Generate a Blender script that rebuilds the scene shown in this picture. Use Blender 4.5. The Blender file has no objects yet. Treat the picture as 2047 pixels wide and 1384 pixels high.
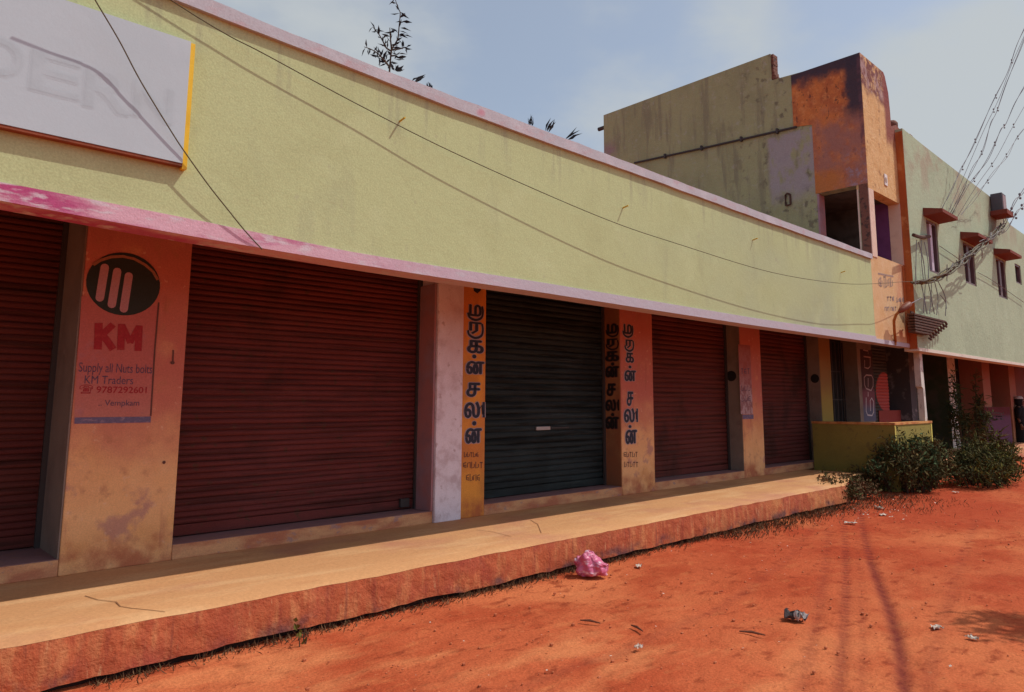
import bpy, bmesh, math, random
import numpy as np
from mathutils import Vector, Matrix, noise as mnoise

random.seed(11); rng = np.random.default_rng(11)
scene = bpy.context.scene
COL = scene.collection

# ------------------------------------------------------------------ camera
# X runs along the shop fronts, Y into the buildings, Z up (metres).
IW, IH = 2047.0, 1384.0
F_PX, CX, CY = 1436.0, 1080.0, 606.0
PITCH, YAW = math.atan2(198, 1436), math.radians(45.4)
CAM = Vector((0, 0, 1.56))
fh = Vector((math.cos(YAW), math.sin(YAW), 0))
FWD = fh * math.cos(PITCH) + Vector((0, 0, math.sin(PITCH)))
RGT = Vector((math.sin(YAW), -math.cos(YAW), 0))
UPV = RGT.cross(FWD)
cam = bpy.data.cameras.new('camera'); cam_ob = bpy.data.objects.new('camera', cam); COL.objects.link(cam_ob)
cam.sensor_width = 36.0; cam.lens = 36.0 * F_PX / IW
cam.shift_x = (IW / 2 - CX) / IW; cam.shift_y = (CY - IH / 2) / IW
cam.clip_end = 3000
m = Matrix((RGT, UPV, -FWD)).transposed().to_4x4(); m.translation = CAM
cam_ob.matrix_world = m
scene.camera = cam_ob

def ray(x, y):
    return FWD + RGT * ((x - CX) / F_PX) + UPV * ((CY - y) / F_PX)
def on(x, y, axis, val):
    """the point of the plane axis=val that the photograph shows at pixel x, y (used to read measurements off the photo)"""
    d = ray(x, y); t = (val - CAM[axis]) / d[axis]
    return CAM + d * t

# ------------------------------------------------------------------ light
SUN = Vector((1.2, -1.0, 2.35)).normalized()
elev = math.asin(SUN.z); azim = math.atan2(SUN.x, SUN.y)
sun = bpy.data.lights.new('sun', 'SUN'); sun.energy = 2.95; sun.angle = math.radians(0.5); sun.color = (1.0, 0.95, 0.86)
sun_ob = bpy.data.objects.new('sun', sun); COL.objects.link(sun_ob)
sun_ob.rotation_euler = SUN.to_track_quat('Z', 'Y').to_euler(); sun_ob.location = (8, -6, 14)

world = bpy.data.worlds.new('World'); scene.world = world; world.use_nodes = True
wn, wl = world.node_tree.nodes, world.node_tree.links
wn.clear()
wout = wn.new('ShaderNodeOutputWorld'); bg = wn.new('ShaderNodeBackground')
sky = wn.new('ShaderNodeTexSky'); sky.sky_type = 'NISHITA'; sky.sun_disc = False
sky.sun_elevation = elev; sky.sun_rotation = azim
sky.air_density = 1.0; sky.dust_density = 2.0; sky.ozone_density = 1.0
geo = wn.new('ShaderNodeTexCoord')
n1 = wn.new('ShaderNodeTexNoise'); n1.inputs['Scale'].default_value = 3.4; n1.inputs['Detail'].default_value = 7; n1.inputs['Roughness'].default_value = 0.55
mp = wn.new('ShaderNodeMapping'); mp.inputs['Scale'].default_value = (1, 1, 2.0); mp.inputs['Location'].default_value = (1.3, 0.4, 0.2)
wl.new(geo.outputs['Generated'], mp.inputs['Vector']); wl.new(mp.outputs['Vector'], n1.inputs['Vector'])
acc = None
def wmath(op, a, b):
    n = wn.new('ShaderNodeMath'); n.operation = op
    for i, v in enumerate((a, b)):
        if isinstance(v, (int, float)): n.inputs[i].default_value = v
        else: wl.new(v, n.inputs[i])
    return n.outputs[0]
# soft cumulus banks where the sky of the place has them
for (cx_, cy_, wid, amp) in ((520, 60, 0.05, .36), (1330, 140, 0.02, .17), (1580, 60, .010, .17), (1950, 215, 0.016, .34), (2080, 330, .03, .22)):
    d = ray(cx_, cy_).normalized()
    vm = wn.new('ShaderNodeVectorMath'); vm.operation = 'DOT_PRODUCT'; vm.inputs[1].default_value = d
    nv = wn.new('ShaderNodeVectorMath'); nv.operation = 'NORMALIZE'; wl.new(geo.outputs['Generated'], nv.inputs[0]); wl.new(nv.outputs[0], vm.inputs[0])
    mr = wn.new('ShaderNodeMapRange'); mr.interpolation_type = 'SMOOTHSTEP'
    mr.inputs['From Min'].default_value = 1 - wid; mr.inputs['From Max'].default_value = 1 - wid * 0.05
    mr.inputs['To Min'].default_value = 0; mr.inputs['To Max'].default_value = amp
    wl.new(vm.outputs['Value'], mr.inputs['Value'])
    acc = mr.outputs[0] if acc is None else wmath('ADD', acc, mr.outputs[0])
fac = wmath('ADD', n1.outputs['Fac'], acc)
mr = wn.new('ShaderNodeMapRange'); mr.interpolation_type = 'SMOOTHSTEP'
mr.inputs['From Min'].default_value = 0.54; mr.inputs['From Max'].default_value = 0.92
mr.inputs['To Min'].default_value = 0.36; mr.inputs['To Max'].default_value = 0.93
wl.new(fac, mr.inputs['Value'])
mixw = wn.new('ShaderNodeMix'); mixw.data_type = 'RGBA'
wl.new(mr.outputs[0], mixw.inputs['Factor']); wl.new(sky.outputs[0], mixw.inputs['A']); mixw.inputs['B'].default_value = (3.75, 4.0, 4.1, 1)
wl.new(mixw.outputs['Result'], bg.inputs['Color']); bg.inputs['Strength'].default_value = 0.142
wl.new(bg.outputs[0], wout.inputs[0])

scene.view_settings.view_transform = 'Standard'; scene.view_settings.look = 'None'
scene.view_settings.exposure = 0.0; scene.view_settings.gamma = 1.0
scene.cycles.max_bounces = 8; scene.cycles.diffuse_bounces = 5

# ------------------------------------------------------------------ materials
def material(name, base, layers=(), rough=0.85, grain=0.10, grain_scale=90, bump=0.25, spec=0.25, metallic=0.0):
    """base colour + layers (colour, scale xyz, detail, lo, hi, strength[, masks]); a mask is (axis, a, b): 0 at a, 1 at b, roughened by noise"""
    M = bpy.data.materials.new(name); M.use_nodes = True
    N, L = M.node_tree.nodes, M.node_tree.links
    P = N['Principled BSDF']
    P.inputs['Roughness'].default_value = rough; P.inputs['Metallic'].default_value = metallic
    P.inputs['Specular IOR Level'].default_value = spec
    G = N.new('ShaderNodeNewGeometry'); pos = G.outputs['Position']
    S = N.new('ShaderNodeSeparateXYZ'); L.new(pos, S.inputs[0])
    def math_(op, a, b, clamp=False):
        n = N.new('ShaderNodeMath'); n.operation = op; n.use_clamp = clamp
        for i, v in enumerate((a, b)):
            if isinstance(v, (int, float)): n.inputs[i].default_value = v
            else: L.new(v, n.inputs[i])
        return n.outputs[0]
    def noise(scale, detail=4, off=0.0, rgh=.55):
        mp = N.new('ShaderNodeMapping'); L.new(pos, mp.inputs[0])
        mp.inputs['Scale'].default_value = scale if isinstance(scale, tuple) else (scale,) * 3
        mp.inputs['Location'].default_value = (off, off * .7, -off * .3)
        t = N.new('ShaderNodeTexNoise'); t.inputs['Scale'].default_value = 1; t.inputs['Detail'].default_value = detail
        t.inputs['Roughness'].default_value = rgh
        L.new(mp.outputs[0], t.inputs['Vector']); return t.outputs['Fac']
    def ramp(v, lo, hi):
        r = N.new('ShaderNodeMapRange'); r.interpolation_type = 'SMOOTHSTEP'
        r.inputs['From Min'].default_value = lo; r.inputs['From Max'].default_value = hi
        L.new(v, r.inputs['Value']); return r.outputs[0]
    rgb = N.new('ShaderNodeRGB'); rgb.outputs[0].default_value = (*base, 1); cur = rgb.outputs[0]
    for k, ly in enumerate(layers):
        colr, sc, det, lo, hi, st = ly[:6]
        f = ramp(noise(sc, det, 3.1 * k + 1.7 + len(name)), lo, hi)
        f = math_('MULTIPLY', f, st)
        for mk in (ly[6] if len(ly) > 6 else ()):
            ax, a, b = mk[:3]; amp = mk[3] if len(mk) > 3 else 0.0
            v = S.outputs[ax]
            if amp:
                v = math_('ADD', v, math_('MULTIPLY', math_('SUBTRACT', noise(mk[4] if len(mk) > 4 else 5.0, 5, 9.0 + k), 0.5), amp))
            if a < b: f = math_('MULTIPLY', f, ramp(v, a, b))
            else: f = math_('MULTIPLY', f, math_('SUBTRACT', 1.0, ramp(v, b, a)))
        mx = N.new('ShaderNodeMix'); mx.data_type = 'RGBA'; L.new(f, mx.inputs['Factor']); L.new(cur, mx.inputs['A'])
        mx.inputs['B'].default_value = (*colr, 1); cur = mx.outputs['Result']
    g = noise(grain_scale, 3, 5.5, .7)
    if grain:
        gm = N.new('ShaderNodeMapRange'); gm.inputs['From Min'].default_value = .25; gm.inputs['From Max'].default_value = .75
        gm.inputs['To Min'].default_value = 1 - grain; gm.inputs['To Max'].default_value = 1 + grain; L.new(g, gm.inputs['Value'])
        mx = N.new('ShaderNodeMix'); mx.data_type = 'RGBA'; mx.blend_type = 'MULTIPLY'; mx.inputs['Factor'].default_value = 1
        L.new(cur, mx.inputs['A']); L.new(gm.outputs[0], mx.inputs['B']); cur = mx.outputs['Result']
    L.new(cur, P.inputs['Base Color'])
    if bump:
        h = math_('ADD', math_('MULTIPLY', g, 0.5), noise(14, 4, 2.2))
        B = N.new('ShaderNodeBump'); B.inputs['Strength'].default_value = bump; B.inputs['Distance'].default_value = 0.02
        L.new(h, B.inputs['Height']); L.new(B.outputs[0], P.inputs['Normal'])
    M['_tree'] = 0; del M['_tree']
    return M

MT = {}
MT['fascia'] = material('yellow_plaster', (.485, .545, .285), [
    ((.36, .41, .28), (.35, .35, .5), 2, .35, .65, .85, ((0, 3.0, 12.0),)),
    ((.43, .47, .24), (1.6, 1.6, 1.6), 5, .45, .75, .6),
    ((.54, .61, .34), (2.4, 2.4, 2.4), 5, .5, .8, .5),
    ((.37, .40, .24), (3.0, 3.0, .7), 5, .56, .76, .5), ((.33, .34, .22), (9, 9, .8), 5, .52, .70, .55, ((2, 3.55, 4.0, .35, 3.0),)),
    ((.34, .33, .24), 7.0, 6, .66, .74, .35)], grain=.16, grain_scale=75, bump=.16)
MT['coping'] = material('coping_plaster', (.47, .455, .50), [
    ((.52, .32, .35), (5, 5, 9), 5, .5, .75, .65), ((.55, .53, .58), (3, 3, 5), 5, .5, .7, .8),
    ((.36, .30, .34), (6, 6, 20), 5, .6, .75, .5), ((.55, .12, .2), (2.2, 2.2, 2.2), 2, .72, .78, .6)], grain=.12)
MT['pink'] = material('pink_band_paint', (.66, .40, .48), [
    ((.44, .06, .19), (1.6, 1.6, 7), 5, .40, .62, .95, ((0, 4.2, 1.2, 2.0, 2.0),)),
    ((.62, .53, .58), (7, 7, 26), 5, .50, .64, .85),
    ((.50, .22, .30), (9, 9, 30), 5, .58, .72, .6),
    ((.47, .45, .51), (1, 1, 1), 3, .15, .4, .9, ((0, 1.6, 5.0),))], grain=.12)
MT['soffit'] = material('red_soffit', (.10, .04, .03), [((.07, .03, .025), 3, 4, .4, .7, .8)])
PIL_UP_SHADE = ((.52, .135, .12), (3, 3, 3), 5, .10, .45, .86, ((2, .75, 1.75, 1.1, 2.6),))  # shade under the overhang put into the colour: redder, darker with height
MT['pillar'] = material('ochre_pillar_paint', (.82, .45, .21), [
    ((.70, .34, .13), 2.2, 5, .45, .7, .7), ((.88, .55, .29), 5, 5, .5, .8, .5), PIL_UP_SHADE,
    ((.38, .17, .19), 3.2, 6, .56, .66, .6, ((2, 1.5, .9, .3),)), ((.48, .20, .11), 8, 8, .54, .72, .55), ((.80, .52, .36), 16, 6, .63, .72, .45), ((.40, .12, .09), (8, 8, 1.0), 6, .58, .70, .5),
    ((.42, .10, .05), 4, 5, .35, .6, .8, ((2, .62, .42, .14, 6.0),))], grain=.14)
MT['pillar_orange'] = material('orange_pillar_paint', (.80, .34, .06), [
    ((.50, .20, .05), 3.2, 5, .45, .7, .7), ((.62, .20, .06), (1.6, 1.6, .8), 5, .45, .65, .7),
    ((.45, .10, .05), 4, 5, .35, .6, .8, ((2, .60, .40, .14, 6.0),))], grain=.14)
MT['pillar_white'] = material('mauve_whitewash', (.80, .72, .80), [
    ((.55, .42, .46), 6, 6, .45, .7, .8), ((.62, .46, .50), (1.6, 1.6, .7), 5, .45, .65, .7),
    ((.40, .25, .27), 12, 5, .62, .72, .6)], grain=.12)
MT['jamb'] = material('bare_cement_jamb', (.27, .215, .18), [((.2, .15, .13), 3, 5, .4, .7, .8), ((.34, .26, .22), 8, 5, .55, .75, .5)], grain=.14)
MT['jamb_mauve'] = material('mauve_jamb_paint', (.38, .22, .25), [((.44, .17, .16), 2, 4, .45, .6, .7), ((.3, .17, .2), 5, 5, .45, .7, .7)], grain=.12)
MT['jamb_brown'] = material('brown_jamb_paint', (.36, .16, .07), [((.30, .10, .05), 2, 4, .45, .6, .7), ((.28, .12, .06), 6, 5, .45, .7, .7)], grain=.14)
MT['threshold'] = material('threshold_cement', (.66, .34, .17), [
    ((.42, .12, .07), (2, 2, 6), 5, .40, .62, .8), ((.36, .22, .22), (9, 9, 14), 5, .6, .7, .75), ((.60, .34, .18), 5, 5, .5, .7, .5)], grain=.15)
MT['sill_top'] = material('threshold_top_cement', (.30, .16, .16), [((.4, .2, .14), 6, 5, .5, .7, .6)], grain=.12)
MT['shutter_red'] = material('red_oxide_shutter', (.16, .040, .037), [
    ((.13, .030, .026), (1.2, 1.2, 3), 5, .4, .7, .8), ((.045, .018, .016), (.7, 1, 24), 5, .48, .66, .6), ((.09, .045, .03), 9, 6, .60, .68, .7), ((.10, .03, .03), (2, 2, 22), 5, .50, .70, .75),
    ((.21, .07, .055), (2, 4, 34), 5, .62, .74, .5),
    ((.06, .024, .02), (1.1, 1.1, .8), 6, .52, .66, .75)], rough=.75, grain=.18, bump=.15, spec=.1)
MT['shutter_brown'] = material('brown_shutter', (.135, .037, .030), [((.14, .032, .03), (1.4, 1.4, 4), 5, .4, .7, .8), ((.04, .018, .014), (.7, 1, 24), 5, .48, .66, .6), ((.11, .035, .03), (2, 2, 24), 5, .55, .7, .7), ((.05, .022, .018), (1.1, 1.1, .8), 6, .52, .66, .75)], rough=.75, grain=.18, bump=.15, spec=.1)
MT['shutter_green'] = material('dark_green_shutter', (.025, .035, .037), [((.008, .010, .010), (.8, 1, 17), 5, .47, .58, .85), ((.030, .038, .04), (1.5, 1.5, 4), 5, .4, .7, .8), ((.065, .085, .085), (2, 4, 34), 5, .6, .75, .5), ((.015, .018, .018), (1.1, 1.1, .8), 6, .50, .66, .7)], rough=.7, grain=.15, bump=.12, spec=.15)
MT['hood'] = material('blackened_hood_steel', (.035, .022, .018), [((.055, .03, .022), 3, 5, .45, .7, .7)], rough=.8, grain=.25, bump=.15)
MT['metal_dark'] = material('dark_metal', (.06, .05, .05), rough=.6, grain=.1, bump=.1)
MT['metal_grey'] = material('worn_metal', (.42, .40, .40), rough=.5, grain=.1, bump=.1, metallic=.2)
MT['walk_top'] = material('cement_walkway', (.57, .285, .125), [
    ((.66, .385, .19), (1.2, 5, 5), 5, .45, .7, .7), ((.50, .23, .10), (2.6, 6, 6), 5, .52, .75, .7), ((.44, .17, .11), (.9, .9, .9), 5, .50, .7, .6),
    ((.52, .20, .09), (1.1, 1.1, 1.1), 4, .6, .72, .6)], grain=.12, grain_scale=45, bump=.3)
MT['plinth'] = material('stained_plinth', (.46, .115, .048), [
    ((.58, .23, .095), (14, 14, 4.0), 8, .45, .68, .75), ((.30, .06, .035), (17, 17, 2.4), 8, .52, .70, .65), ((.60, .27, .10), (.8, .8, .8), 5, .50, .62, .6), ((.36, .07, .035), (1.2, 1.2, 2), 6, .45, .65, .7),
    ((.58, .30, .15), (26, 26, 6), 6, .62, .74, .7), ((.34, .06, .05), (2.0, 2.0, 2), 4, .5, .7, .6),
    ((.10, .05, .06), (2.4, 3, 3), 6, .50, .62, .85, ((2, .16, .05, .16, 8.0),)), ((.18, .05, .04), (30, 30, 1.6), 5, .60, .70, .5)], grain=.18, grain_scale=50, bump=.6)
MT['foundation'] = material('dark_foundation_brick', (.035, .02, .016), [((.12, .04, .025), (9, 9, 14), 4, .5, .7, .7)], grain=.2)
MT['dirt_dark'] = material('dark_cement', (.10, .085, .075), [((.05, .04, .035), 4, 5, .4, .7, .8)])
MT['roof'] = material('roof_cement', (.30, .26, .22), [((.2, .17, .15), 1.5, 5, .4, .7, .8)])
MT['sign_white'] = material('white_flex_sheet', (.47, .555, .605), [((.435, .51, .555), (.9, .9, 2.0), 4, .45, .75, .7), ((.51, .59, .64), 3, 4, .5, .8, .5)], rough=.5, grain=.03, bump=.05)
for nm, v_ in (('sign_ghost_a', .965), ('sign_ghost_b', .93), ('sign_ghost', .895)):
    MT[nm] = material('faded_sign_letter', (.47 * v_, .555 * v_, .605 * v_), [((.47, .55, .60), 5, 4, .45, .7, .8)], rough=.5, grain=.03, bump=.05)
MT['sign_yellow'] = material('yellow_sign_edge', (.78, .50, .03), [((.62, .36, .02), (6, 6, 3), 4, .45, .7, .7)], rough=.5, grain=.05, bump=.1)
MT['sign_frame'] = material('rust_sign_frame', (.28, .08, .04), [((.14, .05, .03), 6, 4, .45, .65, .8)])
MT['gable'] = material('olive_gable_plaster', (.37, .36, .195), [
    ((.31, .30, .165), 1.1, 5, .40, .65, .8), ((.40, .37, .25), 4, 5, .5, .75, .5),
    ((.15, .125, .085), (5, 5, 5), 6, .56, .66, .8, ((1, 8.2, 6.4),)), ((.24, .215, .14), (5, 5, .7), 6, .50, .66, .7), ((.40, .38, .30), 9, 6, .58, .7, .6),
    ((.37, .32, .335), (3.4, 3.4, 2.2), 6, .36, .52, .9, ((1, 6.75, 6.64, .16, 4.0), (2, 6.86, 6.80, .08), (2, 5.25, 5.75, .7, 2.5), (1, 5.6, 5.78))),
    ((.10, .06, .08), 3, 5, .55, .66, .8, ((1, 5.95, 5.84, .1), (2, 5.9, 6.1), (2, 6.45, 6.3))),
    ((.34, .20, .24), 3, 5, .35, .55, .8, ((1, 10.5, 10.85, .3, 3.0), (2, 8.0, 7.6)))], grain=.15, grain_scale=55, bump=.5)
MT['tower_side'] = material('weathered_orange_tower_side', (.62, .20, .06), [
    ((.44, .125, .05), 4, 6, .40, .62, .8), ((.70, .28, .10), 9, 6, .5, .68, .7), ((.12, .05, .04), (16, 16, 10), 6, .60, .68, .8), ((.26, .07, .03), (7, 7, 4), 6, .62, .68, .85),
    ((.36, .165, .135), 4, 6, .25, .6, .9, ((2, 7.15, 6.65, .7, 3.4), (1, 5.9, 5.5, .5, 4.0))),
    ((.52, .18, .05), 4, 6, .25, .5, .9, ((2, 6.0, 5.75, .3, 6.0), (1, 5.1, 5.4, .2, 6.0))),
    ((.36, .25, .29), 7, 6, .48, .6, .8, ((1, 5.25, 5.05, .3), (2, 6.3, 5.9, .3))),
    ((.055, .045, .065), 2.5, 5, .15, .35, .97, ((2, 7.60, 7.90, .40, 5.0),)),
    ((.055, .045, .065), 2.5, 5, .15, .35, .97, ((1, 5.20, 5.0, .30, 6.0), (2, 6.6, 7.05, .4, 5.0))),
    ((.14, .07, .09), 6, 5, .35, .6, .8, ((1, 4.88, 4.84, .06, 5.0), (2, 5.9, 6.2, .2)))], grain=.16, grain_scale=50, bump=.6)
MT['tower_front'] = material('weathered_orange_tower_front', (.66, .41, .19), [
    ((.56, .30, .11), 4, 5, .45, .7, .7), ((.74, .52, .30), 7, 5, .5, .75, .6), ((.32, .16, .08), (8, 8, 5), 6, .62, .69, .7),
    ((.17, .05, .05), 9, 6, .30, .55, .97, ((2, 7.20, 7.40, .35, 4.0),)), ((.34, .22, .2), 14, 6, .58, .66, .7, ((2, 7.2, 7.4, .3),)),
    ((.42, .28, .28), (5, 5, 3), 5, .54, .66, .8, ((2, 7.3, 7.45, .2),)),
    ((.22, .05, .05), 2.2, 5, .1, .3, .9, ((0, 14.05, 14.2, .12), (2, 6.4, 6.7, .25)))], grain=.16, grain_scale=50, bump=.6)
MT['bay'] = material('peach_front_plaster', (.66, .43, .23), [
    ((.60, .34, .14), 2.4, 5, .45, .7, .7), ((.60, .28, .17), 2, 5, .4, .65, .75, ((0, 13.9, 14.4, .3),)), ((.72, .52, .32), 6, 5, .5, .75, .5)], grain=.13)
MT['bay_frame'] = material('cream_opening_frame', (.72, .54, .44), [((.6, .42, .34), 6, 5, .5, .7, .6)], grain=.1)
MT['reveal'] = material('burnt_orange_edge_paint', (.50, .15, .04), [((.38, .09, .03), (5, 5, 2), 5, .4, .65, .8), ((.62, .26, .1), 4, 5, .6, .7, .7)], grain=.14)
MT['green'] = material('pale_green_plaster', (.40, .48, .33), [
    ((.35, .42, .29), 1.0, 5, .4, .65, .8), ((.46, .54, .39), 3, 5, .5, .75, .6),
    ((.36, .30, .22), 1.3, 6, .45, .62, .8, ((2, 5.2, 6.6, 1.0, 1.2),)), ((.25, .2, .15), 9, 6, .66, .72, .6),
    ((.20, .15, .10), 1.6, 5, .2, .4, .85, ((0, 20.0, 20.9, .8, 1.0), (0, 22.0, 21.4, .5), (2, 5.6, 6.3, .6)))], grain=.13, grain_scale=40, bump=.4)
MT['green_band'] = material('pale_fascia_edge', (.70, .62, .54), [((.6, .5, .45), 5, 5, .5, .7, .6)])
MT['purple'] = material('purple_reveal_paint', (.17, .055, .17), [((.12, .04, .12), 4, 5, .4, .7, .7)])
MT['brick_dark'] = material('exposed_brick', (.20, .085, .06), [((.07, .04, .035), (12, 12, 14), 4, .5, .65, .9)], grain=.2, bump=.8)
MT['window_frame'] = material('mauve_window_frame', (.17, .11, .12), [((.12, .08, .09), 5, 4, .4, .7, .7)], rough=.5)
MT['window_light'] = material('pale_window_leaf', (.62, .52, .62), rough=.45)
MT['awning'] = material('red_oxide_awning', (.20, .05, .035), [((.5, .2, .1), 4, 5, .6, .75, .6)])
MT['olive'] = material('olive_wall_paint', (.30, .235, .055), [((.24, .19, .05), 3, 5, .4, .7, .7), ((.18, .13, .05), 7, 5, .6, .7, .6)], grain=.14)
MT['olive_cap'] = material('orange_wall_cap', (.62, .30, .10), [((.45, .14, .05), 6, 5, .45, .6, .8), ((.72, .5, .3), 9, 5, .6, .7, .6)])
MT['yellow_line'] = material('yellow_corner_paint', (.70, .58, .14), grain=.1)
MT['whitewash'] = material('peeling_whitewash', (.66, .62, .57), [((.30, .20, .16), (9, 9, 5), 6, .56, .63, .9), ((.50, .44, .40), 5, 5, .45, .7, .7)], grain=.14)
MT['redpaint'] = material('maroon_wall_paint', (.16, .045, .035), [((.22, .05, .045), 2, 5, .4, .7, .8)])
MT['maroon_pillar'] = material('faded_orange_pillar', (.30, .115, .075), [((.40, .22, .11), 2, 4, .3, .6, .8, ((2, 1.8, 1.0, .4),)), ((.34, .1, .08), 3, 5, .5, .7, .6)])
MT['black'] = material('black_paint', (.018, .017, .018), rough=.6, grain=.2, bump=.1)
MT['letter_dark'] = material('blue_black_letter_paint', (.030, .031, .052), [((.06, .05, .06), 30, 4, .6, .72, .6)], rough=.6, grain=.2, bump=.1)
MT['letter_edge'] = material('pale_letter_edge_paint', (.40, .32, .36), [((.42, .2, .13), 12, 4, .5, .65, .7)], rough=.6, grain=.15, bump=.1)
MT['letter_brown'] = material('brown_letter_paint', (.14, .055, .045), rough=.7, grain=.2, bump=.1)
MT['letter_red'] = material('crimson_letter_paint', (.36, .025, .035), [((.42, .06, .05), 30, 5, .5, .7, .7)], rough=.7, grain=.2, bump=.1)
MT['letter_grey'] = material('grey_violet_letter_paint', (.12, .07, .12), [((.3, .15, .16), 40, 5, .5, .7, .6)], rough=.7, grain=.2, bump=.1)
MT['letter_faint'] = material('faint_grey_letter_paint', (.33, .235, .215), [((.45, .31, .2), 14, 5, .45, .65, .8)], rough=.8, grain=.15, bump=.1)
MT['panel_pink'] = material('faded_pink_panel_paint', (.55, .25, .19), [
    ((.50, .13, .12), (1.2, 1.2, 1.2), 3, .0, .3, .85, ((2, 1.1, 1.9, .6, 1.6),)), ((.40, .18, .22), 4, 5, .55, .7, .7)], grain=.14)  # first layer carries the pillar's painted shade on across the panel top
MT['panel_mauve'] = material('patchy_mauve_poster', (.46, .33, .35), [((.28, .13, .14), (14, 14, 10), 5, .45, .6, .9), ((.36, .11, .1), 2, 3, .0, .3, .8, ((2, 1.6, 2.1, .3),))], grain=.15)  # last layer reddens the top: overhang shade put into the poster colour
MT['bar_pink'] = material('dusty_pink_bar_paint', (.50, .26, .30), grain=.15)
MT['bar_blue'] = material('slate_blue_bar_paint', (.16, .13, .22), [((.35, .24, .3), (25, 25, 60), 4, .52, .66, .7)], grain=.15)
MT['crescent'] = material('brown_crescent_paint', (.34, .15, .09), grain=.2)
MT['oval_dark'] = material('dark_green_disc_paint', (.028, .034, .03), rough=.6, grain=.2, bump=.1)
MT['banner_blue'] = material('blue_banner_paint', (.13, .14, .22), [((.22, .07, .09), 2, 3, .0, .3, .9, ((2, 1.35, 1.6, .1),)), ((.05, .03, .03), 2, 3, .0, .3, .9, ((2, 1.75, 1.9, .1),))])  # upper banner darkened in two steps, overhang shade put into the colour
MT['banner_white'] = material('white_banner_letter', (.62, .58, .62), [((.35, .2, .18), 2, 3, .0, .3, .8, ((2, 1.7, 1.9, .1),))])  # top letters dulled to match the shade painted into the banner
MT['cable'] = material('black_cable', (.10, .085, .045), rough=.6, grain=0, bump=0)
MT['wire'] = material('grey_service_wire', (.20, .19, .21), rough=.6, grain=0, bump=0)
MT['lamp'] = material('rusty_orange_lamp', (.40, .15, .035), [((.28, .09, .03), 20, 4, .45, .65, .7)], rough=.55)
MT['hook'] = material('mustard_hook_paint', (.58, .40, .06), grain=.15)
MT['rack'] = material('rusty_brown_bracket', (.085, .04, .028), [((.17, .08, .05), 20, 5, .5, .7, .7)], rough=.7)
MT['bag'] = material('magenta_plastic_film', (.60, .13, .24), [((.84, .62, .72), (11, 11, 26), 4, .52, .66, .9), ((.42, .03, .09), 9, 3, .56, .66, .8)], rough=.32, grain=0, bump=.2, spec=.5)  # pale streaks are highlights on the folds, painted into the film colour
MT['rag'] = material('dark_rag_cloth', (.075, .06, .06), rough=.8)
MT['rag_grey'] = material('grey_plastic_scrap', (.46, .41, .39), rough=.5, grain=.05)
MT['paper'] = material('white_paper_scrap', (.60, .50, .42), rough=.8, grain=.05)
MT['cream_scrap'] = material('cream_scrap', (.62, .50, .30), rough=.7, grain=.1)
MT['stick'] = material('dry_stick', (.16, .06, .035), rough=.9)
MT['stone'] = material('red_clod', (.50, .15, .065), [((.36, .085, .04), 20, 4, .4, .7, .8)], grain=.2)
MT['litter'] = material('pale_litter', (.66, .52, .44), [((.5, .3, .22), 8, 3, .5, .6, .9)], grain=.1)
def leafmat(name, c1, c2, sc=6):
    Mx = material(name, c1, [(c2, sc, 3, .40, .62, 1.0)], rough=.85, spec=.08, grain=.15, bump=0)
    N = Mx.node_tree.nodes; P = N['Principled BSDF']
    P.inputs['Transmission Weight'].default_value = 0.0
    return Mx
MT['leaf_dark'] = leafmat('dark_leaf', (.045, .050, .022), (.12, .105, .04))
MT['leaf_dry'] = leafmat('dry_leaf', (.16, .115, .045), (.09, .07, .035))
MT['leaf_yel'] = leafmat('yellow_green_leaf', (.15, .13, .03), (.07, .08, .025))
MT['leaf_green'] = leafmat('green_leaf', (.05, .085, .04), (.09, .12, .05))
MT['leaf_blue'] = leafmat('backlit_leaf', (.022, .022, .03), (.05, .05, .05))  # near-black bluish leaf colour of the coping plants
MT['grass'] = leafmat('dry_grass', (.22, .12, .065), (.10, .06, .035), 9)
MT['grass_dark'] = leafmat('dark_weed', (.10, .065, .032), (.20, .11, .06), 9)
MT['stem'] = material('plant_stem', (.07, .045, .03), rough=.9)
MT['bark'] = material('tree_bark', (.13, .09, .065), rough=.9, bump=.6)
MT['cloth_black'] = material('black_cloth', (.016, .014, .016), rough=.9)
MT['skin'] = material('brown_skin', (.16, .075, .045), rough=.6, grain=.03, bump=.05)
MT['cloth_white'] = material('white_headcloth', (.62, .58, .56), rough=.9)
MT['board'] = material('maroon_notice_board', (.11, .028, .035), [((.13, .065, .12), 3, 3, .2, .4, .9, ((2, 1.25, 1.05, .1),))], rough=.9, spec=.05)
MT['box_grey'] = material('grey_meter_box', (.10, .10, .115), rough=.6)
MT['box_pink'] = material('pinkish_meter_box_face', (.34, .26, .27), rough=.6)
MT['plaque'] = material('white_plaque', (.74, .70, .68), rough=.5)

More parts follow.
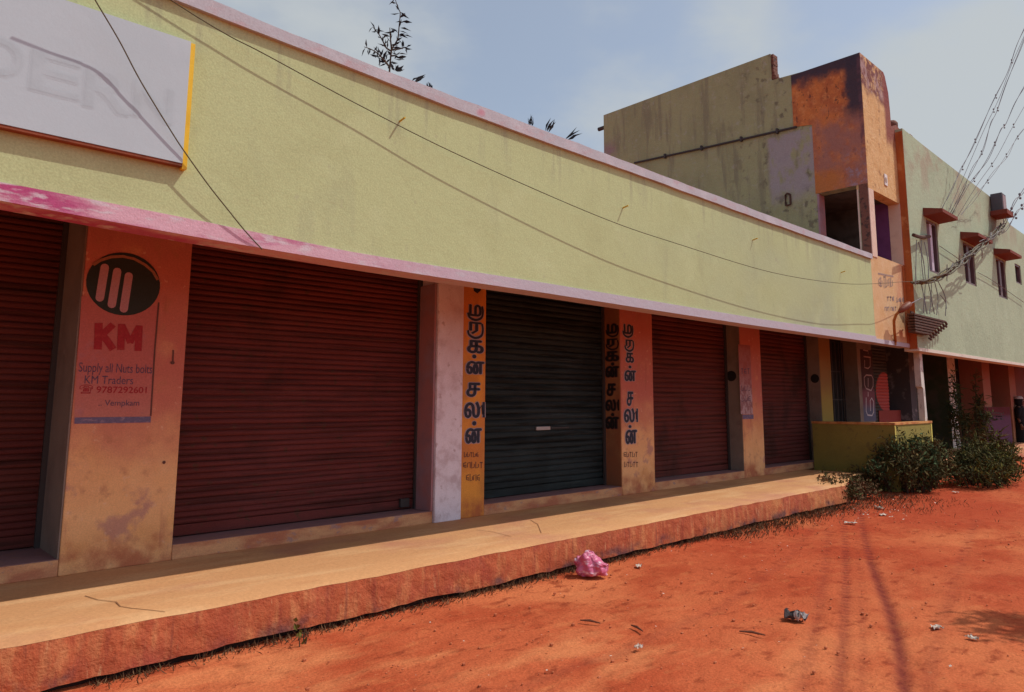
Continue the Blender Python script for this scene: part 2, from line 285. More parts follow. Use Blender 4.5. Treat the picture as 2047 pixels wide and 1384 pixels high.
# ground ------------------------------------------------------------
def ground_material():
    M = material('red_earth', (.47, .104, .042), [
        ((.56, .165, .066), (.55, .55, .5), 5, .40, .66, .9), ((.38, .066, .026), (1.1, 1.6, 1), 6, .46, .64, .85),
        ((.55, .17, .065), (3.5, 6, 3), 6, .54, .74, .6), ((.24, .042, .018), (5, 9, 6), 6, .54, .70, .75),
        ((.36, .050, .022), (.35, .35, 1), 3, .3, .6, .7, ((0, 4.5, 9.5, 2.0, .5),)),
        ((.60, .27, .13), 26, 5, .64, .74, .45), ((.22, .04, .02), 38, 5, .62, .72, .6), ((.62, .22, .09), (.9, 2.2, 1), 6, .52, .70, .7, ((0, 6.5, 3.0, 2.0, .6),))], rough=.95, grain=.26, grain_scale=60, bump=.7, spec=.05)
    N, L = M.node_tree.nodes, M.node_tree.links; P = N['Principled BSDF']
    a = N.new('ShaderNodeAttribute'); a.attribute_name = 'damp'
    src = P.inputs['Base Color'].links[0].from_socket
    mx = N.new('ShaderNodeMix'); mx.data_type = 'RGBA'; mx.inputs['B'].default_value = (.13, .020, .022, 1)
    L.new(a.outputs['Fac'], mx.inputs['Factor']); L.new(src, mx.inputs['A']); L.new(mx.outputs['Result'], P.inputs['Base Color'])
    return M
MT['ground'] = ground_material()

# painted red disc on a shutter of the far shop
def disc_shutter_material():
    M = material('grey_green_shutter', (.05, .048, .045), [((.03, .03, .03), (1.5, 1.5, 4), 5, .4, .7, .8), ((.10, .095, .09), (3, 3, 30), 5, .6, .72, .6)], rough=.6)
    N, L = M.node_tree.nodes, M.node_tree.links; P = N['Principled BSDF']
    a = on(1751, 784, 1, 6.6); b = on(1785, 784, 1, 6.6); t = on(1767, 745, 1, 6.6); u = on(1767, 823, 1, 6.6)
    G = N.new('ShaderNodeNewGeometry'); mp = N.new('ShaderNodeMapping'); mp.vector_type = 'POINT'
    sx, sz = (b.x - a.x) / 2, (t.z - u.z) / 2
    mp.inputs['Scale'].default_value = (1 / sx, 0, 1 / sz)
    mp.inputs['Location'].default_value = (-(a.x + b.x) / 2 / sx, 0, -(t.z + u.z) / 2 / sz)
    L.new(G.outputs['Position'], mp.inputs[0])
    ln = N.new('ShaderNodeVectorMath'); ln.operation = 'LENGTH'; L.new(mp.outputs[0], ln.inputs[0])
    r = N.new('ShaderNodeMapRange'); r.inputs['From Min'].default_value = 1.03; r.inputs['From Max'].default_value = .98
    L.new(ln.outputs['Value'], r.inputs['Value'])
    src = P.inputs['Base Color'].links[0].from_socket
    mx = N.new('ShaderNodeMix'); mx.data_type = 'RGBA'; mx.inputs['B'].default_value = (.48, .085, .075, 1)
    L.new(r.outputs[0], mx.inputs['Factor']); L.new(src, mx.inputs['A']); L.new(mx.outputs['Result'], P.inputs['Base Color'])
    return M
MT['shutter_disc'] = disc_shutter_material()

# ------------------------------------------------------------------ mesh helpers
ORG = {}
class MB:
    def __init__(s): s.v = []; s.f = []
    def face(s, pts):
        i = len(s.v); s.v += [tuple(p) for p in pts]; s.f.append(tuple(range(i, i + len(pts)))); return s
    def box(s, x0, x1, y0, y1, z0, z1):
        i = len(s.v)
        s.v += [(x, y, z) for z in (z0, z1) for y in (y0, y1) for x in (x0, x1)]
        for q in ((0, 2, 3, 1), (4, 5, 7, 6), (0, 1, 5, 4), (2, 6, 7, 3), (0, 4, 6, 2), (1, 3, 7, 5)): s.f.append(tuple(i + k for k in q))
        return s
    def prism(s, poly, axis, a, b):
        """polygon in the two other axes (in x,y,z order), extruded along axis from a to b"""
        def P(p, w):
            q = list(p); q.insert(axis, w); return tuple(q)
        n = len(poly); i = len(s.v)
        s.v += [P(p, a) for p in poly] + [P(p, b) for p in poly]
        s.f.append(tuple(range(i, i + n))); s.f.append(tuple(range(i + 2 * n - 1, i + n - 1, -1)))
        for k in range(n): s.f.append((i + k, i + (k + 1) % n, i + n + (k + 1) % n, i + n + k))
        return s
    def strip(s, lower, upper, axis_y0, axis_y1):
        """wall band along X: lower/upper lists of (x, z) with the same x, thickness y0..y1"""
        n = len(lower); i = len(s.v)
        for (x, z), (x2, z2) in zip(lower, upper):
            s.v += [(x, axis_y0, z), (x2, axis_y0, z2), (x2, axis_y1, z2), (x, axis_y1, z)]
        for k in range(n - 1):
            a = i + 4 * k; b = a + 4
            for q in ((0, 1), (1, 2), (2, 3), (3, 0)): s.f.append((a + q[0], b + q[0], b + q[1], a + q[1]))
        s.f.append((i, i + 1, i + 2, i + 3)); e = i + 4 * (n - 1); s.f.append((e + 3, e + 2, e + 1, e)); return s
    def tube(s, pts, r, n=6, cap=True):
        pts = [Vector(p) for p in pts]; i0 = len(s.v); N = len(pts)
        rr = r if isinstance(r, (list, tuple)) else [r] * N
        up = Vector((0.13, 0.21, 1)).normalized()
        for k, p in enumerate(pts):
            d = (pts[min(k + 1, N - 1)] - pts[max(k - 1, 0)])
            d = d.normalized() if d.length > 1e-9 else Vector((1, 0, 0))
            a = d.cross(up)
            if a.length < 1e-3: a = d.cross(Vector((1, 0, 0)))
            a.normalize(); b = d.cross(a)
            for j in range(n):
                t = 2 * math.pi * j / n
                s.v.append(tuple(p + (a * math.cos(t) + b * math.sin(t)) * rr[k]))
        for k in range(N - 1):
            for j in range(n):
                a = i0 + k * n + j; b = i0 + k * n + (j + 1) % n
                s.f.append((a, b, b + n, a + n))
        if cap:
            s.f.append(tuple(range(i0 + n - 1, i0 - 1, -1))); s.f.append(tuple(range(i0 + (N - 1) * n, i0 + N * n)))
        return s
    def ball(s, c, r, nu=8, nv=5):
        c = Vector(c); r = Vector(r) if not isinstance(r, (int, float)) else Vector((r, r, r)); i = len(s.v)
        for a in range(nv + 1):
            ph = math.pi * a / nv
            for b in range(nu):
                th = 2 * math.pi * b / nu
                s.v.append((c.x + r.x * math.sin(ph) * math.cos(th), c.y + r.y * math.sin(ph) * math.sin(th), c.z + r.z * math.cos(ph)))
        for a in range(nv):
            for b in range(nu):
                s.f.append((i + a * nu + b, i + (a + 1) * nu + b, i + (a + 1) * nu + (b + 1) % nu, i + a * nu + (b + 1) % nu))
        return s
    def leaf(s, p, d, nrm, L, W):
        p = Vector(p); d = Vector(d).normalized(); sd = d.cross(Vector(nrm))
        if sd.length < 1e-4: sd = d.cross(Vector((1, .3, .2)))
        sd.normalize(); up = sd.cross(d)
        i = len(s.v)
        s.v += [tuple(p), tuple(p + d * L * .45 + sd * W * .5 + up * L * .05), tuple(p + d * L - up * L * .08), tuple(p + d * L * .45 - sd * W * .5 + up * L * .05)]
        s.f.append((i, i + 1, i + 2)); s.f.append((i, i + 2, i + 3)); return s
    def build(s, name, mat, parent=None, smooth=False, bevel=0.0, loc=None):
        o = Vector((0, 0, 0))
        if parent is not None: o = ORG[parent.name]
        elif loc is not None: o = Vector(loc)
        me = bpy.data.meshes.new(name)
        me.from_pydata([(x - o.x, y - o.y, z - o.z) for x, y, z in s.v], [], s.f)
        bm = bmesh.new(); bm.from_mesh(me); bmesh.ops.recalc_face_normals(bm, faces=bm.faces); bm.to_mesh(me); bm.free()
        me.materials.append(MT[mat] if isinstance(mat, str) else mat)
        if smooth:
            for p in me.polygons: p.use_smooth = True
        ob = bpy.data.objects.new(name, me); COL.objects.link(ob)
        if parent is not None: ob.parent = parent
        else: ob.location = o
        ORG[ob.name] = o
        if bevel:
            b = ob.modifiers.new('bevel', 'BEVEL'); b.width = bevel; b.segments = 2; b.limit_method = 'ANGLE'
        return ob
def tag(o, label=None, cat=None, group=None, kind=None):
    if label: o['label'] = label
    if cat: o['category'] = cat
    if group: o['group'] = group
    if kind: o['kind'] = kind
    return o
def thing(name, loc, label, cat, group=None):
    o = bpy.data.objects.new(name, None); COL.objects.link(o); o.location = loc; o.empty_display_size = .2
    ORG[o.name] = Vector(loc); return tag(o, label, cat, group)

def smooth_path(P, n=8):
    P = [Vector(p) for p in P]; out = []
    Q = [P[0] * 2 - P[1]] + P + [P[-1] * 2 - P[-2]]
    for k in range(1, len(Q) - 2):
        a, b, c, d = Q[k - 1], Q[k], Q[k + 1], Q[k + 2]
        for t in np.linspace(0, 1, n, endpoint=False):
            t = float(t); out.append(.5 * ((2 * b) + (c - a) * t + (2 * a - 5 * b + 4 * c - d) * t * t + (3 * b - 3 * c + d - a) * t ** 3))
    out.append(P[-1]); return out
# lettering ---------------------------------------------------------
GLY = {}
def glyph(body, offset=0.0, shear=0.0):
    key = (body, offset, shear)
    if key in GLY: return GLY[key]
    c = bpy.data.curves.new('txt', 'FONT'); c.body = body; c.offset = offset; c.shear = shear; c.resolution_u = 4
    o = bpy.data.objects.new('txt', c); COL.objects.link(o)
    dg = bpy.context.evaluated_depsgraph_get(); dg.update()
    me = bpy.data.meshes.new_from_object(o.evaluated_get(dg))
    v = [(p.co.x, p.co.y) for p in me.vertices]; f = [tuple(p.vertices) for p in me.polygons]
    bpy.data.objects.remove(o); bpy.data.curves.remove(c); bpy.data.meshes.remove(me)
    GLY[key] = (v, f); return v, f
def stroke_poly(pts, w):
    """flat ribbon in 2D along pts"""
    v, f = [], []
    for k, p in enumerate(pts):
        a = Vector(pts[max(k - 1, 0)]); b = Vector(pts[min(k + 1, len(pts) - 1)]); d = (b - a)
        d = d.normalized() if d.length else Vector((1, 0)); n = Vector((-d.y, d.x))
        q = Vector(p); v += [tuple(q + n * w / 2), tuple(q - n * w / 2)]
    for k in range(len(pts) - 1): f.append((2 * k, 2 * k + 1, 2 * k + 3, 2 * k + 2))
    return v, f
class Wall:
    """a flat painted face: axis 1 -> plane Y=val seen from -Y ; axis 0 -> plane X=val seen from -X"""
    def __init__(s, axis, val): s.axis, s.val = axis, val
    def uv(s, x, y):
        p = on(x, y, s.axis, s.val)
        return (p.x, p.z) if s.axis == 1 else (-p.y, p.z)
    def P(s, u, v, d):
        return (u, s.val - d, v) if s.axis == 1 else (s.val - d, -u, v)
    def put(s, mb, verts, faces, d):
        i = len(mb.v); mb.v += [s.P(u, v, d) for u, v in verts]; mb.f += [tuple(i + k for k in q) for q in faces]
    def text(s, mb, body, px, d=.003, off=0.0, grow=0.0, shear=0.0):
        v, f = glyph(body, off, shear)
        if not v: return
        x0, y0, x1, y1 = px; a = s.uv(x0, (y0 + y1) / 2); b = s.uv(x1, (y0 + y1) / 2); xm = (x0 + x1) / 2
        t = s.uv(xm, y0); u = s.uv(xm, y1)
        us = [q[0] for q in v]; vs = [q[1] for q in v]
        mu, Mu, mv, Mv = min(us), max(us), min(vs), max(vs)
        W, H = b[0] - a[0], t[1] - u[1]
        out = [(a[0] - grow + (q[0] - mu) / (Mu - mu) * (W + 2 * grow), u[1] - grow + (q[1] - mv) / (Mv - mv) * (H + 2 * grow)) for q in v]
        s.put(mb, out, f, d)
    def line(s, mb, pxs, w, d=.003):
        v, f = stroke_poly([s.uv(*p) for p in pxs], w); s.put(mb, v, f, d)
    def rect(s, mb, px, d=.003):
        x0, y0, x1, y1 = px; xm = (x0 + x1) / 2
        a = s.uv(x0, (y0 + y1) / 2)[0]; b = s.uv(x1, (y0 + y1) / 2)[0]; t = s.uv(xm, y0)[1]; u = s.uv(xm, y1)[1]
        s.put(mb, [(a, u), (b, u), (b, t), (a, t)], [(0, 1, 2, 3)], d)
    def ellipse(s, mb, px, d=.003, n=36, wob=0.0):
        x0, y0, x1, y1 = px; xm = (x0 + x1) / 2
        a = s.uv(x0, (y0 + y1) / 2)[0]; b = s.uv(x1, (y0 + y1) / 2)[0]; t = s.uv(xm, y0)[1]; u = s.uv(xm, y1)[1]
        v = [((a + b) / 2 + (b - a) / 2 * math.cos(2 * math.pi * k / n) * (1 + wob * math.sin(3 * k)), (t + u) / 2 + (t - u) / 2 * math.sin(2 * math.pi * k / n)) for k in range(n)]
        s.put(mb, v, [tuple(range(n))], d)
    def scribble(s, mb, px, n, w, d=.003):
        """a line of writing worn past reading"""
        x0, y0, x1, y1 = px
        for k in range(n):
            xa = x0 + (x1 - x0) * (k + .15) / n; xb = x0 + (x1 - x0) * (k + .8) / n; h = y1 - y0
            kind = random.randrange(4)
            if kind == 0: P = [(xa, y0 + h * .1), (xa, y1), (xb, y1 - h * .15), (xb, y0 + h * .4)]
            elif kind == 1: P = [(xa, y1 - h * .1), (xa, y0 + h * .3), (xb, y0 + h * .2), (xb, y1)]
            elif kind == 2: P = [(xb, y0 + h * .2), (xa, y0 + h * .35), (xa, y1 - h * .2), (xb, y1 - h * .1), (xb, y0 + h * .6), (xa, y0 + h * .6)]
            else: P = [(xa, y0 + h * .2), (xb, y0 + h * .2), ((xa + xb) / 2, y0 + h * .2), ((xa + xb) / 2, y1)]
            s.line(mb, P, w, d)

# ------------------------------------------------------------------ measured lines of the shop row
YF, YP, YS = 4.80, 6.30, 6.60          # fascia plane, pillar plane, shutter plane
ZW, ZT = 0.31, 0.43                    # walkway top, threshold top
def poly_from(pxs, Y):
    return [(p.x, p.z) for p in (on(x, y, 1, Y) for x, y in pxs)]
def interp(poly, x):
    if x <= poly[0][0]:
        (xa, za), (xb, zb) = poly[0], poly[1]
    elif x >= poly[-1][0]:
        (xa, za), (xb, zb) = poly[-2], poly[-1]
        return zb
    else:
        for (xa, za), (xb, zb) in zip(poly, poly[1:]):
            if xa <= x <= xb: break
    return za + (zb - za) * (x - xa) / (xb - xa) if x > poly[0][0] else za + (zb - za) * max(x - xa, -1.0) / (xb - xa)
BAND_LO = poly_from([(0, 402), (200, 440), (388, 474), (700, 527), (876, 555), (1100, 588), (1303, 620), (1500, 650), (1828, 696)], YF)
BAND_HI = poly_from([(0, 365), (200, 403), (388, 440), (700, 504), (876, 533), (1100, 568), (1303, 602), (1500, 635), (1828, 684)], YF)
COP_LO = poly_from([(339, 0), (520, 71), (700, 140), (860, 203), (1042, 270), (1300, 361), (1500, 434), (1728, 514)], YF)
COP_HI = poly_from([(421, 0), (560, 58), (700, 114), (860, 176), (1000, 228), (1300, 342), (1500, 417), (1735, 505)], 4.77)
XA0, XA1 = -4.0, 12.97
xs_f = [XA0, -2.5, -1.0, 0.0] + [.6 + .35 * k for k in range(36)]
xs_f = [x for x in xs_f if x < XA1] + [XA1]

shop = thing('shop_building', (5, 4.8, 0), 'long single-storey row of shuttered shops under a plain yellow fascia wall', 'shop row')
mb = MB().strip([(x, interp(BAND_LO, x) + .01) for x in xs_f], [(x, interp(COP_LO, x)) for x in xs_f], YF, YF + .18)
fascia = mb.build('fascia_wall', 'fascia', shop)
mb = MB().strip([(x, interp(BAND_LO, x)) for x in xs_f], [(x, interp(BAND_HI, x)) for x in xs_f], YF - .012, YF + .22)
mb.build('painted_band', 'pink', shop)
xs_c = [x for x in np.arange(XA0, XA1, .22)] + [XA1]
mb = MB().strip([(x, interp(COP_LO, x) + .003 * random.uniform(-1, 1)) for x in xs_c], [(x, interp(COP_HI, x) + .004 * random.uniform(-1, 1)) for x in xs_c], YF - .035, YF + .24)
mb.build('coping', 'coping', shop)
MB().box(XA0, XA1 + .05, YF + .18, 11, 3.40, 3.55).build('roof', 'roof', shop)
MB().box(XA0, XA1 + .05, 10.8, 11, 0, 3.40).box(XA0, XA0 + .2, YP, 10.8, 0, 3.40).build('rear_wall', 'dirt_dark', shop)
# soffit closing the overhang just above the fascia foot
MB().box(XA0, XA1 + .05, YF + .182, YP + .9, 3.30, 3.395).build('soffit', 'soffit', shop)

def colx(x, Y=YP): return on(x, 804, 1, Y).x
# pillars: X ranges measured at their bases
PIL = dict(p1=(1.317, 2.085), p2w=(4.636, 4.985), p2o=(4.988, 5.336), p3=(7.772, 8.509), p4=(10.984, 11.672))
p5l = on(1645, 843, 1, YP).x; p5r = on(1667, 843, 1, YP).x
def pillar(x0, x1, mat, y0=YP, y1=7.1, top=3.295, name='pillar', z0=ZW):
    return MB().box(x0, x1, y0, y1, z0, top).build(name, mat, shop, bevel=.008)
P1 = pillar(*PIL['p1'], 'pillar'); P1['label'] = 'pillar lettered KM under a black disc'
P2w = pillar(*PIL['p2w'], 'pillar_white', y0=YP - .03)
P2 = pillar(*PIL['p2o'], 'pillar_orange')
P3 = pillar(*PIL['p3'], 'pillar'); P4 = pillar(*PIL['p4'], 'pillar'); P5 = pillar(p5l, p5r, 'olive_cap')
P5.data.materials[0] = material('mustard_pillar_paint', (.42, .29, .07), [((.3, .16, .06), 2, 4, .1, .3, .8, ((2, 1.5, 2.0, .3),))], grain=.14)  # browner above: overhang shade put into the pillar colour
# jambs: the left flanks (unpainted cement or paint of their own), 3 mm proud of the pillar's flank
def jamb(x, mat, y0, y1, top=3.295): return MB().box(x - .012, x - .002, y0, y1, ZT, top).build('jamb', mat, shop)
jamb(PIL['p1'][0], 'jamb', YP + .01, 7.0)
zj = on(842, 573, 1, 6.55).z
MB().box(4.636 - .03, 4.632, YP + .0, 7.0, ZT, zj).build('jamb', 'jamb_mauve', shop)
J3 = jamb(PIL['p3'][0], 'jamb_brown', YP + .01, 7.0); J4 = jamb(PIL['p4'][0], 'jamb', YP + .01, 7.0); J5 = jamb(p5l, 'jamb', YP + .01, 7.0)
# thresholds and shutters
BAYS = [(XA0, PIL['p1'][0], 'shutter_brown', 6.95), (PIL['p1'][1], PIL['p2w'][0], 'shutter_red', 6.62),
        (PIL['p2o'][1], PIL['p3'][0], 'shutter_green', 6.62), (PIL['p3'][1], PIL['p4'][0], 'shutter_brown', 6.60),
        (PIL['p4'][1], p5l, 'shutter_brown', 6.60)]
def shutter(x0, x1, mat, y, z0, z1, parent, pitch=.076, seed=0):
    n = int((z1 - z0) / pitch); r = random.Random(seed); mb = MB()
    xs = np.linspace(x0, x1, max(3, int((x1 - x0) / .25)))
    prof = []
    for k in range(n):
        am = r.uniform(.009, .016)
        for t in (0, .14, .35, .65, .86):
            prof.append((z0 + (k + t) * pitch, -am * math.sin(math.pi * min(max((t - .0) / .9, 0), 1)) ** .7 if t > 0 else .006))
    prof.append((z0 + n * pitch, .006))
    dent = lambda x, z: .020 * mnoise.noise((x * 1.3 + seed, 1.7, z * 2.1))
    i0 = 0
    for z, dy in prof:
        for x in xs: mb.v.append((x, y + dy + dent(x, z), z + .006 * mnoise.noise((x * 2, seed, z * 9))))
    m_ = len(xs)
    for a in range(len(prof) - 1):
        for b in range(m_ - 1): mb.f.append((a * m_ + b, a * m_ + b + 1, (a + 1) * m_ + b + 1, (a + 1) * m_ + b))
    return mb.build('shutter', mat, parent)
for k, (x0, x1, mt, y) in enumerate(BAYS):
    MB().box(x0 + .002, x1 - .002, YP + .004, 7.4, ZW, ZT - .004).build('threshold', 'threshold', shop, bevel=.006)
    MB().box(x0 + .002, x1 - .002, YP + .012, 7.4, ZT - .003, ZT).build('sill', 'sill_top', shop)
    sh = shutter(x0 + .02, x1 - .02, mt, y, ZT + .10, 3.285, shop, pitch=.052 if k < 2 else .074, seed=k + 1)
    MB().box(x0 + .03, x1 - .03, y - .02, y + .015, ZT + .012, ZT + .10).build('bottom_bar', mt, sh, bevel=.004)
    for xa in (x0, x1 - .05): MB().box(xa, xa + .05, y - .05, y - .02, ZT, 3.285).build('guide_rail', 'metal_dark', sh)
    if k == 2:
        sh['label'] = 'dark green shutter'
        a = on(1072, 857, 1, y - .03); b = on(1100, 857, 1, y - .03)
        MB().box(a.x, b.x, y - .035, y - .018, a.z - .022, a.z + .022).build('lock_plate', 'metal_grey', sh, bevel=.004)
        MB().box(b.x + .02, b.x + .35, y - .03, y - .018, a.z - .008, a.z + .008).build('lock_bar', 'metal_dark', sh)
    if k == 1:
        c = on(806, 1010, 1, y - .03); MB().box(c.x - .05, c.x + .06, y - .06, y - .02, ZT + .03, ZT + .12).build('lock', 'metal_dark', sh, bevel=.006)
# pillar lettering ---------------------------------------------------
def tamil_salon(wall, rows, dark, edge, parent, w):
    """the shop name painted one letter under another: mu ru ka n sa loo n"""
    d_, e_ = MB(), MB()
    body = ['ம', 'ர', 'க', '.', 'ன', 'ச', 'ல', '.', 'ன']
    for ch, px in zip(body, rows):
        x0, y0, x1, y1 = px; h = y1 - y0; W = x1 - x0
        if ch == '.':
            wall.ellipse(e_, (x0 - 1, y0 - 1, x1 + 1, y1 + 1), .0022, 12); wall.ellipse(d_, px, .0042, 12); continue
        if ch in 'மர':     # the -u sign: right arm runs under the letter as a bowl
            q = (x0 + W * .12, y0, x1 - W * .12, y1 - h * .26)
            bowl = [(x1 - W * .06, y0 + h * .1), (x1, y0 + h * .45), (x1 - W * .1, y1 - h * .15), ((x0 + x1) / 2, y1), (x0 + W * .1, y1 - h * .2), (x0, y1 - h * .5)]; bowl = [tuple(q_)[:2] for q_ in smooth_path([(p_[0], p_[1], 0) for p_ in bowl], 5)]
            wall.line(e_, bowl, w * 1.9, .0022); wall.line(d_, bowl, w * 1.05, .0042)
        elif ch == 'ல':
            q = (x0, y0, x1 - W * .28, y1)
            arm = [(x1 - W * .06, y0), (x1 - W * .06, y1)]
            wall.line(e_, arm, w * 2.2, .0022); wall.line(d_, arm, w * 1.3, .0042)
            loop = [(x1 - W * .3, y0 + h * .5), (x1 - W * .15, y0 + h * .2), (x1 - W * .1, y0 + h * .8)]
            wall.line(d_, loop, w, .0042)
        else: q = px
        kx = (q[2] - q[0]) * .055; ky = (q[3] - q[1]) * .035
        for j in range(8):
            a = j * math.pi / 4; wall.text(e_, ch, (q[0] + 2.1 * kx * math.cos(a), q[1] + 2.1 * ky * math.sin(a), q[2] + 2.1 * kx * math.cos(a), q[3] + 2.1 * ky * math.sin(a)), .0020 + j * .00012)
        for j in range(5):
            sx_, sy_ = ((0, 0), (1, 0), (-1, 0), (0, 1), (0, -1))[j]; wall.text(d_, ch, (q[0] + kx * sx_, q[1] + ky * sy_, q[2] + kx * sx_, q[3] + ky * sy_), .0042 + j * .0002)
    e_.build('letter_edging', edge, parent); d_.build('lettering', dark, parent)
W2 = Wall(1, YP)
rows2 = [(935, 610, 965, 640), (935, 645, 965, 676), (935, 681, 965, 706), (943.5, 709, 952, 717), (933, 723, 966, 748), (933, 766, 958, 793), (929, 804, 969, 835), (943.5, 842, 952, 851), (931, 857, 961, 886)]
tamil_salon(W2, rows2, 'letter_dark', 'letter_edge', P2, .026)
mb = MB(); W2.put(mb, [W2.uv(945, 570), W2.uv(962, 572), W2.uv(961, 581), W2.uv(954, 587), W2.uv(947, 582)], [(0, 1, 2, 3, 4)], .003); mb.build('paint_mark', 'black', P2)
mb = MB(); W2.scribble(mb, (927, 903, 957, 914), 5, .010); W2.scribble(mb, (925, 922, 966, 936), 5, .011); W2.scribble(mb, (931, 946, 960, 962), 4, .010); mb.build('small_writing', 'letter_brown', P2)
rows3 = [(1245, 649, 1264.5, 674), (1249, 680, 1266, 702), (1251, 706, 1266, 725), (1256, 731, 1262, 737), (1249, 741, 1270, 762), (1253, 784, 1265, 811), (1248, 817, 1275, 844), (1256, 850, 1262, 856), (1251, 860, 1272, 887)]
tamil_salon(W2, rows3, 'letter_dark', 'letter_edge', P3, .026)
mb = MB(); W2.scribble(mb, (1246, 902, 1275, 914), 5, .012); W2.scribble(mb, (1247, 922, 1276, 934), 5, .012); mb.build('small_writing', 'letter_brown', P3)
W3 = Wall(0, PIL['p3'][0] - .012)
rowsj = [(1212, 648, 1236, 673), (1212, 678, 1236, 699), (1212, 703, 1236, 722), (1222, 725, 1228, 731), (1212, 733, 1236, 754), (1214, 768, 1230, 791), (1212, 799, 1238, 821), (1222, 826, 1228, 832), (1212, 834, 1236, 857)]
tamil_salon(W3, rowsj, 'black', 'letter_brown', J3, .016)
# KM pillar
mb = MB(); W2.put(mb, [W2.uv(163, 592), W2.uv(316, 612), W2.uv(301, 846), W2.uv(147, 848)], [(0, 1, 2, 3)], .002); panel = mb.build('painted_panel', 'panel_pink', P1)
mb = MB(); W2.ellipse(mb, (171.4, 505, 320, 631), .004); mb.build('disc_emblem', 'oval_dark', P1)
mb = MB(); W2.line(mb, [(186, 530), (200, 521), (222, 514), (245, 513), (268, 518), (290, 530), (306, 544), (315, 560)], .022, .0062); mb.build('disc_crescent', 'crescent', P1)
mb = MB()
for a, b in (((209, 535), (199, 596)), ((234, 543), (223, 609)), ((257, 552), (247, 618))):
    u0 = W2.uv(*a); u1 = W2.uv(*b); mb2 = []
    W2.line(mb, [a, ((a[0] * 2 + b[0]) / 3, (a[1] * 2 + b[1]) / 3), b], .058, .0064)
    for c in (a, b):
        u = W2.uv(*c); W2.put(mb, [(u[0] + .029 * math.cos(t * .5236), u[1] + .029 * math.sin(t * .5236)) for t in range(12)], [tuple(range(12))], .0066)
mb.build('disc_bars', 'bar_pink', P1)
mb = MB(); W2.line(mb, [(197, 646), (196.5, 672), (195, 699)], .055, .0045); W2.line(mb, [(226, 649), (213, 661), (201, 672)], .05, .005); W2.line(mb, [(204, 669), (215, 683), (226, 699)], .052, .0055)
W2.line(mb, [(243, 648), (242, 672), (241, 700)], .052, .0045); W2.line(mb, [(278, 651), (277, 675), (275.5, 702)], .052, .0045); W2.line(mb, [(244, 650), (252, 667), (260, 686)], .042, .005); W2.line(mb, [(277, 653), (268, 669), (260, 686)], .042, .0055); mb.build('initials', 'letter_red', P1)
mb = MB(); W2.text(mb, '\u260e 9787292601', (158, 770, 293, 789), .0045, .012); mb.build('phone_number', 'letter_red', P1)
mb = MB(); W2.text(mb, 'Supply all Nuts bolts', (157, 727, 304, 751), .0045, 0); W2.text(mb, 'KM Traders', (169, 752, 266, 768), .0045, 0)
W2.text(mb, '.. Vempkam', (197, 800, 278, 815), .0045, 0); mb.build('grey_lettering', 'letter_grey', P1)
mb = MB(); W2.rect(mb, (149, 834, 301, 846), .0045); mb.build('blue_bar', 'bar_blue', P1)
mb = MB(); W2.line(mb, [(317, 605), (309, 700), (301, 832)], .012, .0045); W2.line(mb, [(346, 700), (345, 727)], .012, .0045)
W2.ellipse(mb, (340, 722, 349, 729), .005, 10); W2.ellipse(mb, (324, 921, 331, 928), .005, 10); mb.build('border_line', 'letter_brown', P1)
# fourth pillar poster and discs
mb = MB(); W2.rect(mb, (1478, 690, 1502, 828), .003); mb.build('poster', 'panel_mauve', P4)
mb = MB(); W2.scribble(mb, (1481, 770, 1500, 782), 3, .016, .005); W2.scribble(mb, (1482, 790, 1501, 803), 3, .016, .005); W2.scribble(mb, (1480, 735, 1499, 748), 3, .016, .005); mb.build('poster_writing', 'letter_grey', P4)
mb = MB(); W2.rect(mb, (1484, 829, 1506, 838), .004); mb.build('poster_bar', 'bar_blue', P4)
for J, xw, c, r in ((J4, PIL['p4'][0], (1462, 752), 10), (J5, p5l, (1629, 757), 8.5)):
    w_ = Wall(0, xw - .012); mb = MB(); w_.ellipse(mb, (c[0] - r, c[1] - r * 1.05, c[0] + r, c[1] + r * 1.05), .003, 20); mb.build('black_disc', 'black', J)
# hooks on the fascia
for a, l in (((799, 243), .075), ((1245, 416), .075), ((1505, 480), .07), ((1681, 545), .07)):
    p = on(*a, 1, YF)
    MB().tube([p, p + Vector((0, -l, .012))], .008, 6).build('hook', 'hook', shop)

# ------------------------------------------------------------------ walkway
xw = np.arange(-4, 13.2, .09)
def edge(x, a, s=0): return a * mnoise.noise((x * 3.1, s, .3)) + a * .6 * mnoise.noise((x * 9.7, s + 4, .7))
mb = MB(); i = 0
XE = 11.35
for x in xw:
    e = 0.0
    if x > XE: e = (x - XE) * .35 + .06 * mnoise.noise((x * 6, 2, 2))
    yf = 4.77 + edge(x, .020, 1) + max(0, e)
    zt = ZW + edge(x, .007, 2)
    mb.v += [(x, 6.4, ZW), (x, 5.7, ZW + .001), (x, 5.2, ZW - .001), (x, yf + .03, zt), (x, yf, zt - .02)]
n = 5
for k in range(len(xw) - 1):
    for j in range(n - 1): mb.f.append((k * n + j, k * n + j + 1, (k + 1) * n + j + 1, (k + 1) * n + j))
walk = mb.build('walkway', 'walk_top', smooth=True); tag(walk, kind='structure')
mb = MB()
for x in xw:
    e = 0.0
    if x > XE: e = (x - XE) * .35 + .06 * mnoise.noise((x * 6, 2, 2))
    yf = 4.77 + edge(x, .020, 1) + max(0, e); zt = ZW + edge(x, .007, 2)
    lift = -.05 if x > XE else .045 + .018 * mnoise.noise((x * 1.6, 7, 1)) + .014 * mnoise.noise((x * 8.0, 7, 1))
    w1 = .008 * mnoise.noise((x * 7, 3, 1)); w2 = .010 * mnoise.noise((x * 6, 5, 2))
    mb.v += [(x, yf - .001, zt - .021), (x, yf - .006 + w1, .21), (x, yf - .006 + w2, .12), (x, yf - .004, lift if x > XE else max(.012, lift)), (x, yf + .05, lift if x > XE else max(.012, lift))]
